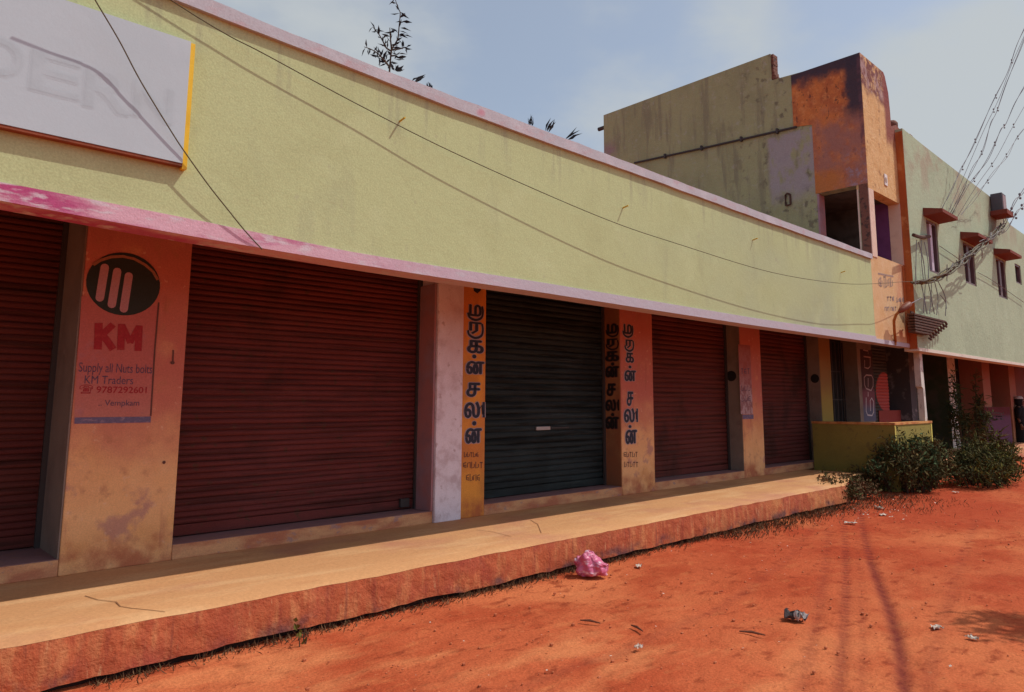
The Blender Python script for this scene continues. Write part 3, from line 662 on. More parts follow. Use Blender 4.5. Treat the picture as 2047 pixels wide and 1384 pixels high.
for k in range(len(xw) - 1):
    for j in range(n - 1): mb.f.append((k * n + j, k * n + j + 1, (k + 1) * n + j + 1, (k + 1) * n + j))
pl = mb.build('walkway_face', 'plinth', walk)
MB().box(-4, 11.5, 4.83, 5.4, -.1, .2).build('foundation', 'foundation', walk)
mb = MB()
for pts in ([(170, 1192), (195, 1200), (232, 1204), (240, 1213), (262, 1217), (330, 1224)], [(952, 1060), (985, 1064), (1022, 1073)], [(1060, 1040), (1075, 1049), (1082, 1066)]):
    P = [on(x, y, 2, ZW) for x, y in pts]
    for a, b in zip(P, P[1:]):
        d = (b - a); nn = Vector((-d.y, d.x, 0)).normalized() * .0035
        mb.face([a + nn + Vector((0, 0, .004)), a - nn + Vector((0, 0, .004)), b - nn + Vector((0, 0, .004)), b + nn + Vector((0, 0, .004))])
mb.build('crack', material('crack_dirt', (.30, .14, .065)), walk)

# ------------------------------------------------------------------ ground
def axis_pts(lo, hi, a, b, step, far):
    c = list(np.arange(a, b, step)); s = step; x = b; up = []
    while x < hi: up.append(x); s = min(s * 1.22, far); x += s
    s = step; x = a - step; dn = []
    while x > lo: dn.append(x); s = min(s * 1.22, far); x -= s
    return np.array(dn[::-1] + c + up)
gx = axis_pts(-900, 1200, 0.2, 11.5, .036, 120); gy = axis_pts(-900, 1200, .9, 4.86, .036, 120)
tracks = [([(1716, 1012), (1726, 1060), (1740, 1120), (1757, 1165), (1775, 1210), (1790, 1260), (1800, 1310), (1808, 1384)], .06, 1.0),
          ([(1686, 1030), (1690, 1100), (1691, 1170), (1686, 1260), (1676, 1384)], .055, .75),
          ([(1655, 1060), (1648, 1150), (1632, 1240), (1600, 1384)], .06, .45),
          ([(1705, 1040), (1716, 1110), (1722, 1200), (1724, 1290), (1722, 1384)], .04, .4), ([(1625, 1050), (1560, 1130), (1440, 1210), (1240, 1300), (1000, 1384)], .07, .3), ([(1950, 1040), (1930, 1090), (1900, 1180), (1868, 1290), (1850, 1384)], .07, .32)]
TR = []
for pxs, w, s in tracks:
    P = [on(x, y, 2, 0) for x, y in pxs]; dense = []
    for a, b in zip(P, P[1:]):
        for t in np.linspace(0, 1, 14, endpoint=False): q = a.lerp(b, t); dense.append((q.x + .008 * mnoise.noise((q.x * 4, q.y, 0)), q.y))
    TR.append((np.array(dense), w, s))
X, Y = np.meshgrid(gx, gy); Zg = np.zeros_like(X); D = np.zeros_like(X)
near = (X > -1) & (X < 20) & (Y > -3) & (Y < 5.4)
for iy, ix in zip(*np.nonzero(near)):
    x, y = X[iy, ix], Y[iy, ix]
    z = .022 * mnoise.noise((x * .9, y * .9, 3.3)) + .011 * mnoise.noise((x * 3.1, y * 3.1, 1.1)) + .007 * mnoise.noise((x * 9, y * 9, 5.1)) - .02 * max(0, mnoise.noise((x * 5, y * 5, 9.1)) - .35)
    if y > 4.2: z += .02 * (y - 4.2)
    fade = min(1, (x + 1) / .8, (20 - x) / 4, (y + 3) / 2)
    Zg[iy, ix] = (z - .012) * max(0, fade)
msk = (X > 2) & (X < 13) & (Y > 1) & (Y < 5)
idx = np.argwhere(msk)
for tr, w, s in TR:
    d2 = np.full(len(idx), 1e9); px_ = X[msk]; py_ = Y[msk]
    for q in tr: d2 = np.minimum(d2, (px_ - q[0]) ** 2 + (py_ - q[1]) ** 2)
    f = np.exp(-d2 / (w * .75) ** 2)
    Zm = Zg[msk]; Zm -= .014 * s * f; Zg[msk] = Zm
    Dm = D[msk]; Dm = np.maximum(Dm, .85 * s * f); D[msk] = Dm
me = bpy.data.meshes.new('ground')
nx, ny = len(gx), len(gy)
verts = np.stack([X.ravel(), Y.ravel(), Zg.ravel()], 1)
ii = (np.arange(ny - 1)[:, None] * nx + np.arange(nx - 1)[None, :]).ravel()
faces = np.stack([ii, ii + 1, ii + nx + 1, ii + nx], 1)
me.from_pydata(verts.tolist(), [], faces.tolist())
at = me.attributes.new('damp', 'FLOAT', 'POINT'); at.data.foreach_set('value', D.ravel().astype(np.float32))
me.materials.append(MT['ground'])
me.polygons.foreach_set('use_smooth', [True] * len(me.polygons))
ground = bpy.data.objects.new('ground', me); COL.objects.link(ground); tag(ground, kind='structure')

# ------------------------------------------------------------------ signboard
sy = YF - .057
c1, c2, c3 = on(363, 330, 1, sy), on(383, 84, 1, sy), on(0, 237, 1, sy)
xr, zb, zt_ = c1.x + .005, c1.z, c2.z
sign = thing('signboard', (0, sy, zb), 'white fabric signboard with a yellow edge and ghost letters, fixed to the yellow fascia', 'signboard')
zl = zb + .0
MB().box(-1.9, xr, sy, sy + .03, zb + .012, zt_).build('sign_panel', 'sign_white', sign)
MB().box(-1.9, xr, sy + .004, YF - .002, zb - .006, zb + .010).build('frame', 'sign_frame', sign)
MB().box(xr + .001, xr + .030, sy + .006, YF - .002, zb - .02, zt_ - .005).build('side_edge', 'sign_yellow', sign)
WS = Wall(1, sy)
for lv, (gof, gm) in enumerate(((.075, 'sign_ghost_a'), (.035, 'sign_ghost_b'), (.0, 'sign_ghost'))):
  mb = MB()
  for ch, px in (('D', (-40, 78, 46, 152)), ('E', (62, 112, 160, 190)), ('R', (170, 146, 258, 222)), ('N', (268, 172, 345, 240))):
    for j in range(9):
      rx, ry = ((math.cos(j * .785) * gof * 90, math.sin(j * .785) * gof * 70) if j < 8 else (0, 0))
      WS.text(mb, ch, (px[0] + rx, px[1] + ry, px[2] + rx, px[3] + ry), .0004 + .0004 * lv + .00003 * j)
  mb.build('ghost_lettering', gm, sign)

# ------------------------------------------------------------------ two-storey building
XG = 13.05
house = thing('two_storey_building', (16, 4.8, 0), 'two-storey pale green building with an orange corner tower and olive gable wall', 'building')
# gable wall with its opening (Y 4.97..5.72, z 3.1..5.46)
g = MB()
g.prism([(5.72, 3.0), (11.0, 3.0), (11.0, 8.60), (6.55, 8.60), (6.55, 8.03), (5.72, 7.98)], 0, XG, XG + .22)
g.prism([(4.80, 5.48), (5.72, 5.48), (5.72, 7.98), (4.80, 7.98)], 0, XG, XG + .22)
g.box(XG, XG + .22, 4.82, 4.97, 3.0, 5.48)
g.build('gable_wall', 'gable', house)
MB().prism([(4.795, 5.485), (5.76, 5.485), (5.76, 6.86), (6.13, 6.92), (6.13, 7.985), (4.795, 7.985)], 0, XG - .012, XG - .001).build('tower_side', 'tower_side', house)
MB().box(XG - .014, XG - .001, 4.802, 4.955, 4.0, 5.478).build('brick_edge', 'brick_dark', house)
MB().box(XG - .014, XG + .23, 5.70, 5.735, 3.1, 5.47).build('opening_jamb', 'jamb_mauve', house)
# broken bricks on the stepped parapet
mb = MB()
for k in range(7):
    z = 8.05 + k * .078; L = random.uniform(.01, .09); mb.box(XG + .02, XG + .20, 6.55 - L, 6.56, z, z + .07)
mb.box(XG + .03, XG + .2, 6.42, 6.50, 8.02, 8.07); mb.build('broken_brick', 'brick_dark', house)
# tower: front face and right end with a rounded chamfer
tw = MB()
tw.prism([(XG - .0005, 6.9), (14.43, 6.86), (14.43, 7.25), (14.40, 7.62), (14.27, 7.93), (14.20, 7.99), (XG - .0005, 7.99)], 1, 4.79, 4.795)
tw.prism([(XG + .22, 6.9), (14.42, 6.9), (14.42, 7.25), (14.39, 7.62), (14.26, 7.92), (14.19, 7.98), (XG + .22, 7.98)], 1, 4.796, 6.10)
tw.build('tower', 'tower_front', house)
# front bay with opening X 13.28..14.60, z 4.20..5.38
ox0, ox1, oz0, oz1 = 13.28, 14.58, 4.20, 5.40
bay = MB()
bay.strip([(12.972, interp(BAND_LO, 12.97) + .01), (14.62, 2.60)], [(12.972, oz0 - .02), (14.62, oz0 - .02)], YF, YF + .2)
bay.build('front_wall', 'bay', house)
MB().prism([(XG - .0005, oz1), (14.95, oz1), (15.02, 6.99), (14.72, 7.05), (14.43, 6.858), (XG - .0005, 6.898)], 1, 4.79, 5.0).build('front_wall', 'tower_front', house)
for q in ((XG + .001, ox0, 4.788, 5.0, oz0 - .06, oz1), (ox1, 14.80, 4.785, 5.0, oz0 - .02, oz1)): MB().box(*q).build('opening_frame', 'bay_frame', house)
MB().box(12.972, 14.63, YF - .012, YF + .2, 2.585, 2.66).build('painted_band', 'pink', house)
MB().box(ox1 - .02, ox1 - .003, 5.0, 5.34, oz0, oz1 + .2).build('inner_jamb', 'purple', house)
MB().box(ox1 - .02, ox1 + .1, 5.342, 7.5, 4.15, oz1 + .2).box(XG + .22, ox1 - .02, 7.4, 7.5, 4.15, oz1 + .2).build('inner_wall', 'dirt_dark', house)
MB().box(XG + .22, ox1 - .003, 5.0, 7.5, oz1 + .06, oz1 + .10).build('inner_ceiling', 'dirt_dark', house)
MB().box(XG + .22, 16.0, 5.0, 11, 3.95, 4.15).build('floor_slab', 'dirt_dark', house)
mb = MB(); Wb = Wall(1, YF)
for px in ((1756, 552, 1764, 574), (1765, 548, 1774, 576), (1775, 552, 1785, 574)): Wb.scribble(mb, px, 2, .03)
Wb.line(mb, [(1755, 547), (1786, 553)], .03); Wb.scribble(mb, (1772, 592, 1788, 602), 3, .028); Wb.scribble(mb, (1791, 594, 1808, 604), 3, .028)
Wb.scribble(mb, (1768, 612, 1778, 622), 2, .028); Wb.scribble(mb, (1780, 612, 1792, 622), 3, .028); mb.build('worn_lettering', 'letter_faint', house)
p = on(1771, 360, 1, 4.78); MB().box(p.x - .07, p.x + .07, 4.775, 4.789, p.z - .11, p.z + .11).build('wall_plaque', 'plaque', house)
Wq = Wall(1, 4.775); mb = MB(); Wq.ellipse(mb, (1769, 355, 1773, 366), .002, 12); mb.build('plaque_mark', 'letter_faint', house)
# pale green wall, 15 cm forward of the bay
YG = 4.65; XL = 14.62
ROOF = poly_from([(1803, 258), (1850, 294), (1917, 346), (1988, 400), (2020, 450), (2047, 469)], YG)
ROOF[0] = (XL, ROOF[0][1] + .02)
def wpx(x0, y0, x1, y1):
    a = on(x0, (y0 + y1) / 2, 1, YG).x; b = on(x1, (y0 + y1) / 2, 1, YG).x
    return a, b, on((x0 + x1) / 2, y1, 1, YG).z, on((x0 + x1) / 2, y0, 1, YG).z
WIN = [wpx(1855, 445, 1876, 545), wpx(1928, 490, 1949, 568), wpx(1994, 520, 2011, 595), wpx(2030, 530, 2041, 567)]
XEND = 34.0
gw = MB(); x = XL
def topz(x): return interp(ROOF, x)
z_lo = 2.585
def seg(x0, x1, zlo, zhi=None):
    xs = [x0] + [q[0] for q in ROOF if x0 < q[0] < x1] + [x1]
    gw.strip([(q, zlo) for q in xs], [(q, topz(q) if zhi is None else zhi) for q in xs], YG, YG + .25)
for (a, b, zl2, zh2) in WIN:
    seg(x, a, z_lo); seg(a, b, z_lo, zl2); seg(a, b, zh2); x = b
seg(x, XEND, z_lo)
gw.build('green_wall', 'green', house)
MB().box(XL + .01, XEND, YG - .01, YG + .25, 2.52, 2.584).build('fascia_edge', 'green_band', house)
MB().box(XL - .012, XL - .001, YG + .005, YF - .002, 2.56, 6.86).build('corner_edge', 'reveal', house)
MB().box(14.50, XL - .013, YF - .016, YF - .001, 2.67, 4.15).build('corner_stripe', 'reveal', house)
MB().box(XL, XEND, YG + .25, 11, 6.2, 6.4).build('roof', 'roof', house)
MB().box(XG + .22, XL, 5.0, 11, 6.75, 6.88).build('tower_floor', 'roof', house)
mb = MB()
for px in ((1788, 245), (1818, 272)):
    p = on(*px, 1, 4.9); mb.ball((p.x, 4.95, p.z - .06), (.13, .12, .12), 8, 5)
mb.build('parapet_lump', 'brick_dark', house, smooth=True)
for k, (a, b, zl2, zh2) in enumerate(WIN):
    fr = MB(); t = .05
    fr.box(a, a + t, YG + .02, YG + .12, zl2, zh2).box(b - t, b, YG + .02, YG + .12, zl2, zh2).box(a + t, b - t, YG + .02, YG + .12, zl2, zl2 + t).box(a + t, b - t, YG + .02, YG + .12, zh2 - t, zh2)
    w_ = fr.build('window', 'window_frame', house)
    MB().box(a + t, b - t, YG + .09, YG + .11, zl2 + t, zh2 - t).build('pane', 'black', w_)
    if k < 3: MB().box(a + (b - a) * .42, a + (b - a) * .62, YG + .03, YG + .085, zl2 + t, zh2 - t).build('leaf', 'window_light' if k == 0 else 'window_frame', w_)
    if k < 3:
        pr = .36; aw = MB(); zA = zh2 + .03
        aw.prism([(YG, zA + .17), (YG - pr, zA + .09), (YG - pr, zA + .02), (YG, zA)], 0, a - .14, b + .17)
        aw.build('awning', 'awning', w_)
# drain pipe on the gable
p0, p1 = on(1268, 326, 0, XG - .03), on(1592, 254, 0, XG - .03)
mb = MB().tube([p0, p0.lerp(p1, .5) + Vector((0, 0, -.01)), p1], .022, 6); pipe = mb.build('drain_pipe', 'metal_dark', house)
for t in (.22, .46, .70, .9): q = p0.lerp(p1, t); MB().box(XG - .06, XG - .002, q.y - .02, q.y + .02, q.z - .05, q.z + .05).build('pipe_clamp', 'metal_dark', pipe)
p = on(1576, 400, 0, XG); MB().tube([(XG - .02, p.y - .05, p.z + .1), (XG - .05, p.y, p.z + .12), (XG - .02, p.y + .05, p.z + .1), (XG - .02, p.y + .05, p.z - .1), (XG - .05, p.y, p.z - .12), (XG - .02, p.y - .05, p.z - .1), (XG - .02, p.y - .05, p.z + .1)], .02, 6).build('wall_ring', 'rack', house)
p = on(1203, 253, 0, XG); MB().tube([(XG + .1, 11.0, p.z), (XG + .1, 11.25, p.z)], .05, 8).build('spout', 'metal_dark', house)
# ground floor of the house, seen past the low wall
MB().box(XG - .02, XEND, YG + .25, YP + 1.2, 3.295, 3.40).build('soffit', 'soffit', house)
MB().box(XG - .02, XEND, 7.5, 7.7, 0, 3.295).build('rear_wall', 'dirt_dark', house)
MB().box(13.6, XEND, 5.05, 7.5, 0.05, ZW - .02).build('plinth', 'threshold', house)
def vx(x, Y=YP): return on(x, 804, 1, Y).x
mb = MB().box(vx(1669), vx(1716), 6.62, 6.66, ZW, 3.295); grille = mb.build('grille_window', 'black', house)
mb = MB()
for x in np.linspace(vx(1669), vx(1716), 7): mb.box(x, x + .02, 6.58, 6.60, ZW, 2.85)
for z in (1.0, 1.6, 2.2): mb.box(vx(1669), vx(1716), 6.575, 6.579, z, z + .02)
mb.build('bars', 'metal_dark', grille)
P6 = MB().box(vx(1719), vx(1748), YP, 6.9, ZW, 3.295).build('pillar', 'jamb', house, bevel=.01)
mb = MB(); W2.rect(mb, (1723, 700, 1747, 842), .003); mb.build('banner', 'banner_blue', P6)
mb = MB(); w = .03
W2.line(mb, [(1728, 770), (1727, 755), (1731, 750), (1742, 751), (1745, 758), (1745, 772), (1741, 781), (1731, 777), (1728, 770)], w, .005)
W2.line(mb, [(1735, 756), (1735, 774)], w, .005); W2.line(mb, [(1735, 784), (1735, 793)], w, .005)
W2.line(mb, [(1731, 795), (1731, 822), (1734, 830), (1743, 831), (1746, 824), (1746, 803), (1742, 796), (1739, 801), (1740, 822)], w, .005)
W2.line(mb, [(1726, 713), (1740, 715)], w, .005); W2.line(mb, [(1728, 720), (1728, 735), (1735, 737), (1739, 733), (1739, 715)], w, .005)
W2.line(mb, [(1725, 700), (1735, 702), (1735, 708)], w, .005); mb.build('banner_lettering', 'banner_white', P6)
sh = shutter(vx(1749), vx(1803), 'shutter_disc', 6.6, ZW + .05, 3.285, house, seed=9)
a = on(1757, 830, 1, 6.57); b = on(1803, 830, 1, 6.57)
MB().box(a.x, b.x, 6.565, 6.575, 1.05, 1.36).build('red_plate', material('red_painted_plate', (.34, .07, .06)), sh)
MB().box(vx(1822), vx(1832), YP, 7, ZW, 3.295).build('pillar', material('grey_blue_pillar', (.10, .095, .11), [((.28, .26, .28), 4, 5, .55, .65, .8)]), house)
sh = shutter(vx(1838), vx(1878), material('slate_shutter', (.13, .125, .13), [((.08, .08, .08), (2, 2, 8), 5, .4, .7, .8)], rough=.6), 6.7, ZW + .05, 3.285, house, seed=12)
PW = MB().box(on(1899, 800, 1, YP).x, on(1914, 800, 1, YP).x, YP, 7.0, .05, 3.295).build('pillar', 'whitewash', house)
PW['label'] = 'peeling whitewashed pillar'
MB().box(on(1899, 800, 1, YP).x - .02, on(1899, 800, 1, YP).x - .002, YP + .01, 7.0, .05, 3.295).build('jamb', material('moss_green_flank', (.07, .09, .05), [((.13, .11, .08), 3, 4, .45, .65, .9)]), house)
for k, (a, b, mt) in enumerate(((1968, 1983, 'maroon_pillar'), (2021, 2033, 'maroon_pillar'))):
    MB().box(vx(a, 5.9), vx(b, 5.9), 5.9, 6.5, .05, 3.295).build('pillar', mt, house)
MB().box(vx(1985, 6.6), vx(2018, 6.6), 6.6, 6.64, .05, 3.295).build('door', 'redpaint', house)
MB().box(vx(2018, 6.4), vx(2018, 6.4) + 9, 6.4, 6.5, .05, 3.295).build('inner_wall', 'redpaint', house)

# ------------------------------------------------------------------ low wall and post
lw = thing('low_wall', (13.51, 4.8, 0), 'low olive green wall with an orange cap, turning a corner beside the last shop', 'wall')
xe = on(1862, 850, 1, 4.78).x
MB().prism([(13.51, 4.78), (xe, 4.78), (xe, 4.92), (13.65, 4.92), (13.65, 6.28), (13.51, 6.28)], 2, 0, 1.155).build('wall_body', 'olive', lw)
MB().prism([(13.495, 4.765), (xe + .015, 4.765), (xe + .015, 4.935), (13.665, 4.935), (13.665, 6.285), (13.495, 6.285)], 2, 1.156, 1.195).build('cap', 'olive_cap', lw)
MB().box(13.512, 13.56, 4.772, 4.779, .2, 1.15).box(xe - .06, xe - .002, 4.772, 4.779, .6, 1.15).build('corner_stripe', 'yellow_line', lw)
a = on(1841, 780, 1, 4.85).x
pm = MB()
for k, (z, x0, x1) in enumerate([(1.196, a - .03, a + .10), (1.5, a - .02, a + .085), (1.82, a - .02, a + .075), (1.86, a - .10, a + .07), (2.2, a - .11, a + .05), (2.583, a - .10, a + .05)]):
    pm.v += [(x0, 4.80, z), (x1, 4.80, z), (x1, 4.91, z), (x0, 4.91, z)]
for k in range(5):
    for j in range(4): pm.f.append((4 * k + j, 4 * k + (j + 1) % 4, 4 * k + 4 + (j + 1) % 4, 4 * k + 4 + j))
pm.f += [(0, 1, 2, 3), (23, 22, 21, 20)]
post = pm.build('support_post', 'whitewash', loc=(a, 4.85, 1.196)); tag(post, 'narrow chipped white post standing on the low olive wall under the fascia', 'post')

# ------------------------------------------------------------------ street lamp and brackets
L0 = on(1790, 684, 1, YF - .02)
lamp = thing('wall_lamp', L0, 'rusty orange street lamp on a bent arm fixed to the peach corner wall', 'lamp')
def lp(x, y, Y): return on(x, y, 1, Y)
arm = [lp(1790, 684, 4.78), lp(1788, 662, 4.74), lp(1787, 642, 4.70), lp(1791, 630, 4.66), lp(1798, 622, 4.60)]
MB().tube(arm, .026, 8).build('arm', 'lamp', lamp, smooth=True)
h0, h1 = lp(1797, 624, 4.60), lp(1819, 606, 4.50)
d = (h1 - h0); sd = d.cross(Vector((0, 0, 1))).normalized(); up = sd.cross(d).normalized()
mb = MB(); prof = [(0, .03, .03), (.25, .10, .055), (.6, .14, .06), (.9, .11, .05), (1, .05, .03)]
for t, wd, hh in prof:
    c = h0 + d * t
    for j in range(10):
        th = 2 * math.pi * j / 10; mb.v.append(tuple(c + sd * wd * .6 * math.cos(th) + up * hh * math.sin(th)))
for k in range(len(prof) - 1):
    for j in range(10): mb.f.append((k * 10 + j, k * 10 + (j + 1) % 10, (k + 1) * 10 + (j + 1) % 10, (k + 1) * 10 + j))
mb.f += [tuple(range(9, -1, -1)), tuple(range(40, 50))]
mb.build('lamp_head', material('dark_rust_lamp_head', (.20, .06, .035), rough=.5), lamp, smooth=True)
MB().box(L0.x - .03, L0.x + .03, YF - .03, YF - .001, L0.z - .05, L0.z + .03).build('wall_plate', 'lamp', lamp)

r0 = on(1824, 643, 1, 4.6)
rack = thing('insulator_rack', (r0.x + .6, 4.63, 3.0), 'dark rusty rack of bars with curved hooks bolted to the green wall', 'cable rack')
for k in range(7):
    za = on(1826, 629 + k * 5.6, 1, 4.55).z; xa = on(1823, 640, 1, 4.55).x; xb = on(1884 - k * 5.5, 640, 1, 4.55).x
    b_ = MB().box(xa, xb, 4.50, 4.63, za - .022, za + .016).build('rack_bar', 'rack', rack, bevel=.006)
    hk = [(xb, 4.55, za), (xb + .10, 4.53, za - .0), (xb + .15, 4.52, za - .05), (xb + .11, 4.52, za - .10), (xb + .05, 4.53, za - .08)]
    MB().tube(hk, .024, 6).build('hook', 'rack', b_, smooth=True)
MB().box(on(1826, 640, 1, 4.6).x, on(1832, 640, 1, 4.6).x, 4.635, 4.648, on(1826, 665, 1, 4.6).z, on(1826, 622, 1, 4.6).z).build('upright', 'rack', rack)

mbx = on(2006, 410, 1, 4.42)
meter = thing('meter_box', (mbx.x, 4.5, mbx.z - .3), 'small grey meter box on a red shelf, high on the green wall', 'meter box')
a = on(1998, 410, 1, 4.45); b = on(2008, 410, 1, 4.45); z0 = on(2003, 424, 1, 4.45).z; z1 = on(2003, 391, 1, 4.45).z
MB().box(a.x, a.x + .40, 4.38, 4.64, z0, z1).build('box_body', 'box_grey', meter, bevel=.01)
MB().box(a.x + .05, a.x + .35, 4.371, 4.379, z0 + .05, z1 - .05).build('box_door', 'box_pink', meter)
MB().box(a.x - .12, a.x + .50, 4.27, 4.64, z0 - .12, z0 - .002).build('shelf', 'awning', meter)

# ------------------------------------------------------------------ cables
cabA = [(-1.5, 4.80 - .03, 4.62), (.55, 4.757, 4.33), (1.605, 4.753, 4.052), (1.96, 4.742, 3.978), (2.76, 4.731, 3.815), (3.768, 4.699, 3.638), (5.477, 4.655, 3.428), (6.767, 4.623, 3.351), (8.927, 4.585, 3.287), (11.057, 4.53, 3.38), (12.6, 4.50, 3.56), (13.377, 4.486, 3.672), (14.75, 4.56, 3.86)]
c = MB().tube(smooth_path(cabA), .0040, 6).build('overhead_cable', 'cable', loc=(5.5, 4.65, 3.4)); tag(c, 'long thin black cable sagging across the yellow fascia up to the peach corner', 'cable')
cabB = [on(x, y, 1, Y) for x, y, Y in ((150, -70, 4.55), (190, 0, 4.60), (238, 81, 4.66), (282, 164, 4.69), (343, 264, 4.715), (370, 305, 4.725), (415, 368, 4.736), (452, 415, 4.749), (490, 462, 4.765), (524, 499, 4.784))]
c = MB().tube(smooth_path(cabB), .0042, 6).build('overhead_cable', 'cable', loc=(1.5, 4.7, 2.6)); tag(c, 'thin black cable dropping steeply past the white signboard to the pink band', 'cable')

def wire_thing(pts, r, label, knots, mat='wire', sag=.0, group='service wires strung to the green wall', jit=0.0, kr=.018, twin=0.0):
    P = smooth_path(pts, 10)
    w = thing('service_wire', P[0], label, 'wire', group)
    mb = MB(); mb.tube([p + Vector((jit * mnoise.noise((i * .7, 1, 2)), 0, jit * mnoise.noise((i * .7, 5, 2)))) for i, p in enumerate(P)], r, 5)
    if twin: mb.tube([p + Vector((twin * math.sin(i * .22), twin * .3, -twin * .6 + twin * .8 * math.cos(i * .31))) for i, p in enumerate(P)], r, 5)
    mb.build('strand', mat, w)
    for t in knots:
        q = P[min(len(P) - 1, int(t * (len(P) - 1)))]; MB().ball(q + Vector((0, 0, .02)), (kr, kr, kr * 1.3), 7, 4).ball(q + Vector((kr, 0, -kr * 2.4)), (kr, kr, kr * 1.1), 7, 4).build('spacer', 'wire', w)
    return w
def dist(x, y, t): return CAM + ray(x, y) * t
# each runs from the green wall out to a pole across the lane, beyond the right of the picture
def run(pxs, tA, tB):
    n = len(pxs); return [dist(x, y, tA + (tB - tA) * (k / (n - 1))) for k, (x, y) in enumerate(pxs)]
tw_ = lambda x, y: (YG - .08 - CAM.y) / ray(x, y).y
wire_thing(run([(1883, 418), (1905, 372), (1920, 343), (1943, 295), (1980, 214), (2014, 145), (2033, 90), (2055, 40)], tw_(1883, 418), 17), .0055, 'service wire rising steeply from the first awning, the one nearest the gable', (.32, .47, .62, .78), twin=.03)
wire_thing(run([(1900, 428), (1925, 375), (1945, 340), (1964, 300), (1980, 250), (1993, 222), (2013, 165), (2050, 70)], tw_(1900, 428), 17), .0055, 'twisted service wire rising beside the steepest one, from the first awning', (.42, .74), twin=.05)
wire_thing(run([(1902, 432), (1930, 375), (1945, 362), (1975, 315), (2000, 262), (2012, 245), (2030, 205), (2060, 150)], tw_(1902, 432), 17), .006, 'doubled service wire in the middle of the fan above the green wall', (.3, .5, .66), twin=.045)
wire_thing(run([(1922, 430), (1950, 390), (1985, 350), (2012, 310), (2032, 278), (2065, 235)], tw_(1922, 430), 18), .005, 'slack service wire crossing the roof edge between the awnings', (.35, .6, .82), twin=.06)
wire_thing(run([(1910, 440), (1952, 372), (1990, 318), (2020, 262), (2052, 205)], tw_(1910, 440), 17), .005, 'faint wire between the middle doubled wire and the slack one', (.45, .8))
wire_thing(run([(1896, 424), (1915, 380), (1940, 322), (1968, 258), (1998, 195), (2022, 130), (2052, 62)], tw_(1896, 424), 17), .005, 'thinnest straight wire of the fan, just right of the steepest one', (.6,))
wire_thing(run([(1988, 470), (2010, 440), (2030, 405), (2045, 380), (2070, 345)], tw_(1988, 470), 19), .009, 'thick service wire pair rising past the meter box', (.4, .65, .85), twin=.07, kr=.032)
wire_thing(run([(1985, 475), (2012, 455), (2034, 425), (2046, 408), (2075, 380)], tw_(1985, 475), 19), .008, 'lower of the two thick wires beside the meter box', (.45, .7), twin=.05, kr=.03)
bl = [on(x, y, 1, Y) for x, y, Y in ((1826, 565, 4.60), (1850, 563, 4.5), (1872, 557, 4.42), (1900, 540, 4.35), (1925, 521, 4.32), (1948, 503, 4.3), (1968, 487, 4.32), (1988, 470, 4.42), (2002, 450, 4.5))]
P = smooth_path(bl, 12)
w = thing('cable_bundle', P[0], 'sagging bundle of tangled cables slung across the green wall below the awnings', 'cable bundle')
mb = MB()
for s in range(5):
    ph = s * 1.3; mb.tube([p + Vector((0, .05 * math.sin(i * .21 + ph), .055 * math.sin(i * .17 + ph * 2) * min(1, .35 + i / 40) + .02 * mnoise.noise((i * .3, s, 1)))) for i, p in enumerate(P)], .016, 5)
mb.build('strands', material('tan_black_cable', (.11, .09, .06), rough=.7), w)
mb = MB()
for k in range(26):
    q = P[random.randrange(30, len(P))]; mb.tube(smooth_path([q, q + Vector((random.uniform(-.25, .25), -.05, random.uniform(-.18, .18))), q + Vector((random.uniform(-.35, .35), 0, random.uniform(-.2, .2)))], 4), .009, 4)
mb.build('loose_ends', 'wire', w)
MB().tube([P[8] + Vector((0, 0, -.03)), P[20], P[34]], .03, 6).build('sleeve', material('yellow_brown_sleeve', (.22, .15, .05)), w)
drop = thing('drop_wires', on(1850, 570, 1, 4.5), 'thin wires hanging between the cable bundle and the hooked rack', 'wires')
mb = MB()
for (x0, y0, x1, y1, b_) in ((1832, 480, 1830, 570, 0), (1836, 484, 1850, 560, 3), (1842, 480, 1846, 560, -2), (1848, 484, 1856, 562, 3), (1842, 568, 1846, 626, 3), (1850, 566, 1853, 628, -3), (1856, 566, 1858, 628, 4), (1862, 564, 1868, 628, -3), (1868, 562, 1872, 630, 5), (1874, 560, 1890, 632, 8), (1880, 590, 1892, 618, 4), (1812, 612, 1842, 596, 0)):
    Pq = [on(x0, y0, 1, 4.56), on((x0 + x1) / 2 + b_, (y0 + y1) / 2, 1, 4.54), on(x1, y1, 1, 4.54)]
    mb.tube(smooth_path(Pq, 7), .0085, 4)
mb.build('strands', 'wire', drop)
mb = MB().tube(smooth_path([on(1826, 470, 1, 4.5), on(1840, 474, 1, 4.55), on(1858, 473, 1, 4.62)], 6), .035, 6)
br = mb.build('wire_bracket', 'rack', loc=on(1858, 473, 1, 4.62)); tag(br, 'short dark bracket arm sticking out beside the first window', 'bracket')
mb = MB().tube(smooth_path([on(1878, 492, 1, 4.6), on(1905, 510, 1, 4.6), on(1922, 522, 1, 4.6)], 5), .008, 4).tube(smooth_path([on(1955, 545, 1, 4.6), on(1985, 562, 1, 4.6), on(2047, 605, 1, 4.6)], 5), .008, 4)
c = mb.build('wall_wire', 'wire', loc=on(1905, 510, 1, 4.6)); tag(c, 'faint thin wire running along the green wall between the windows', 'wire')

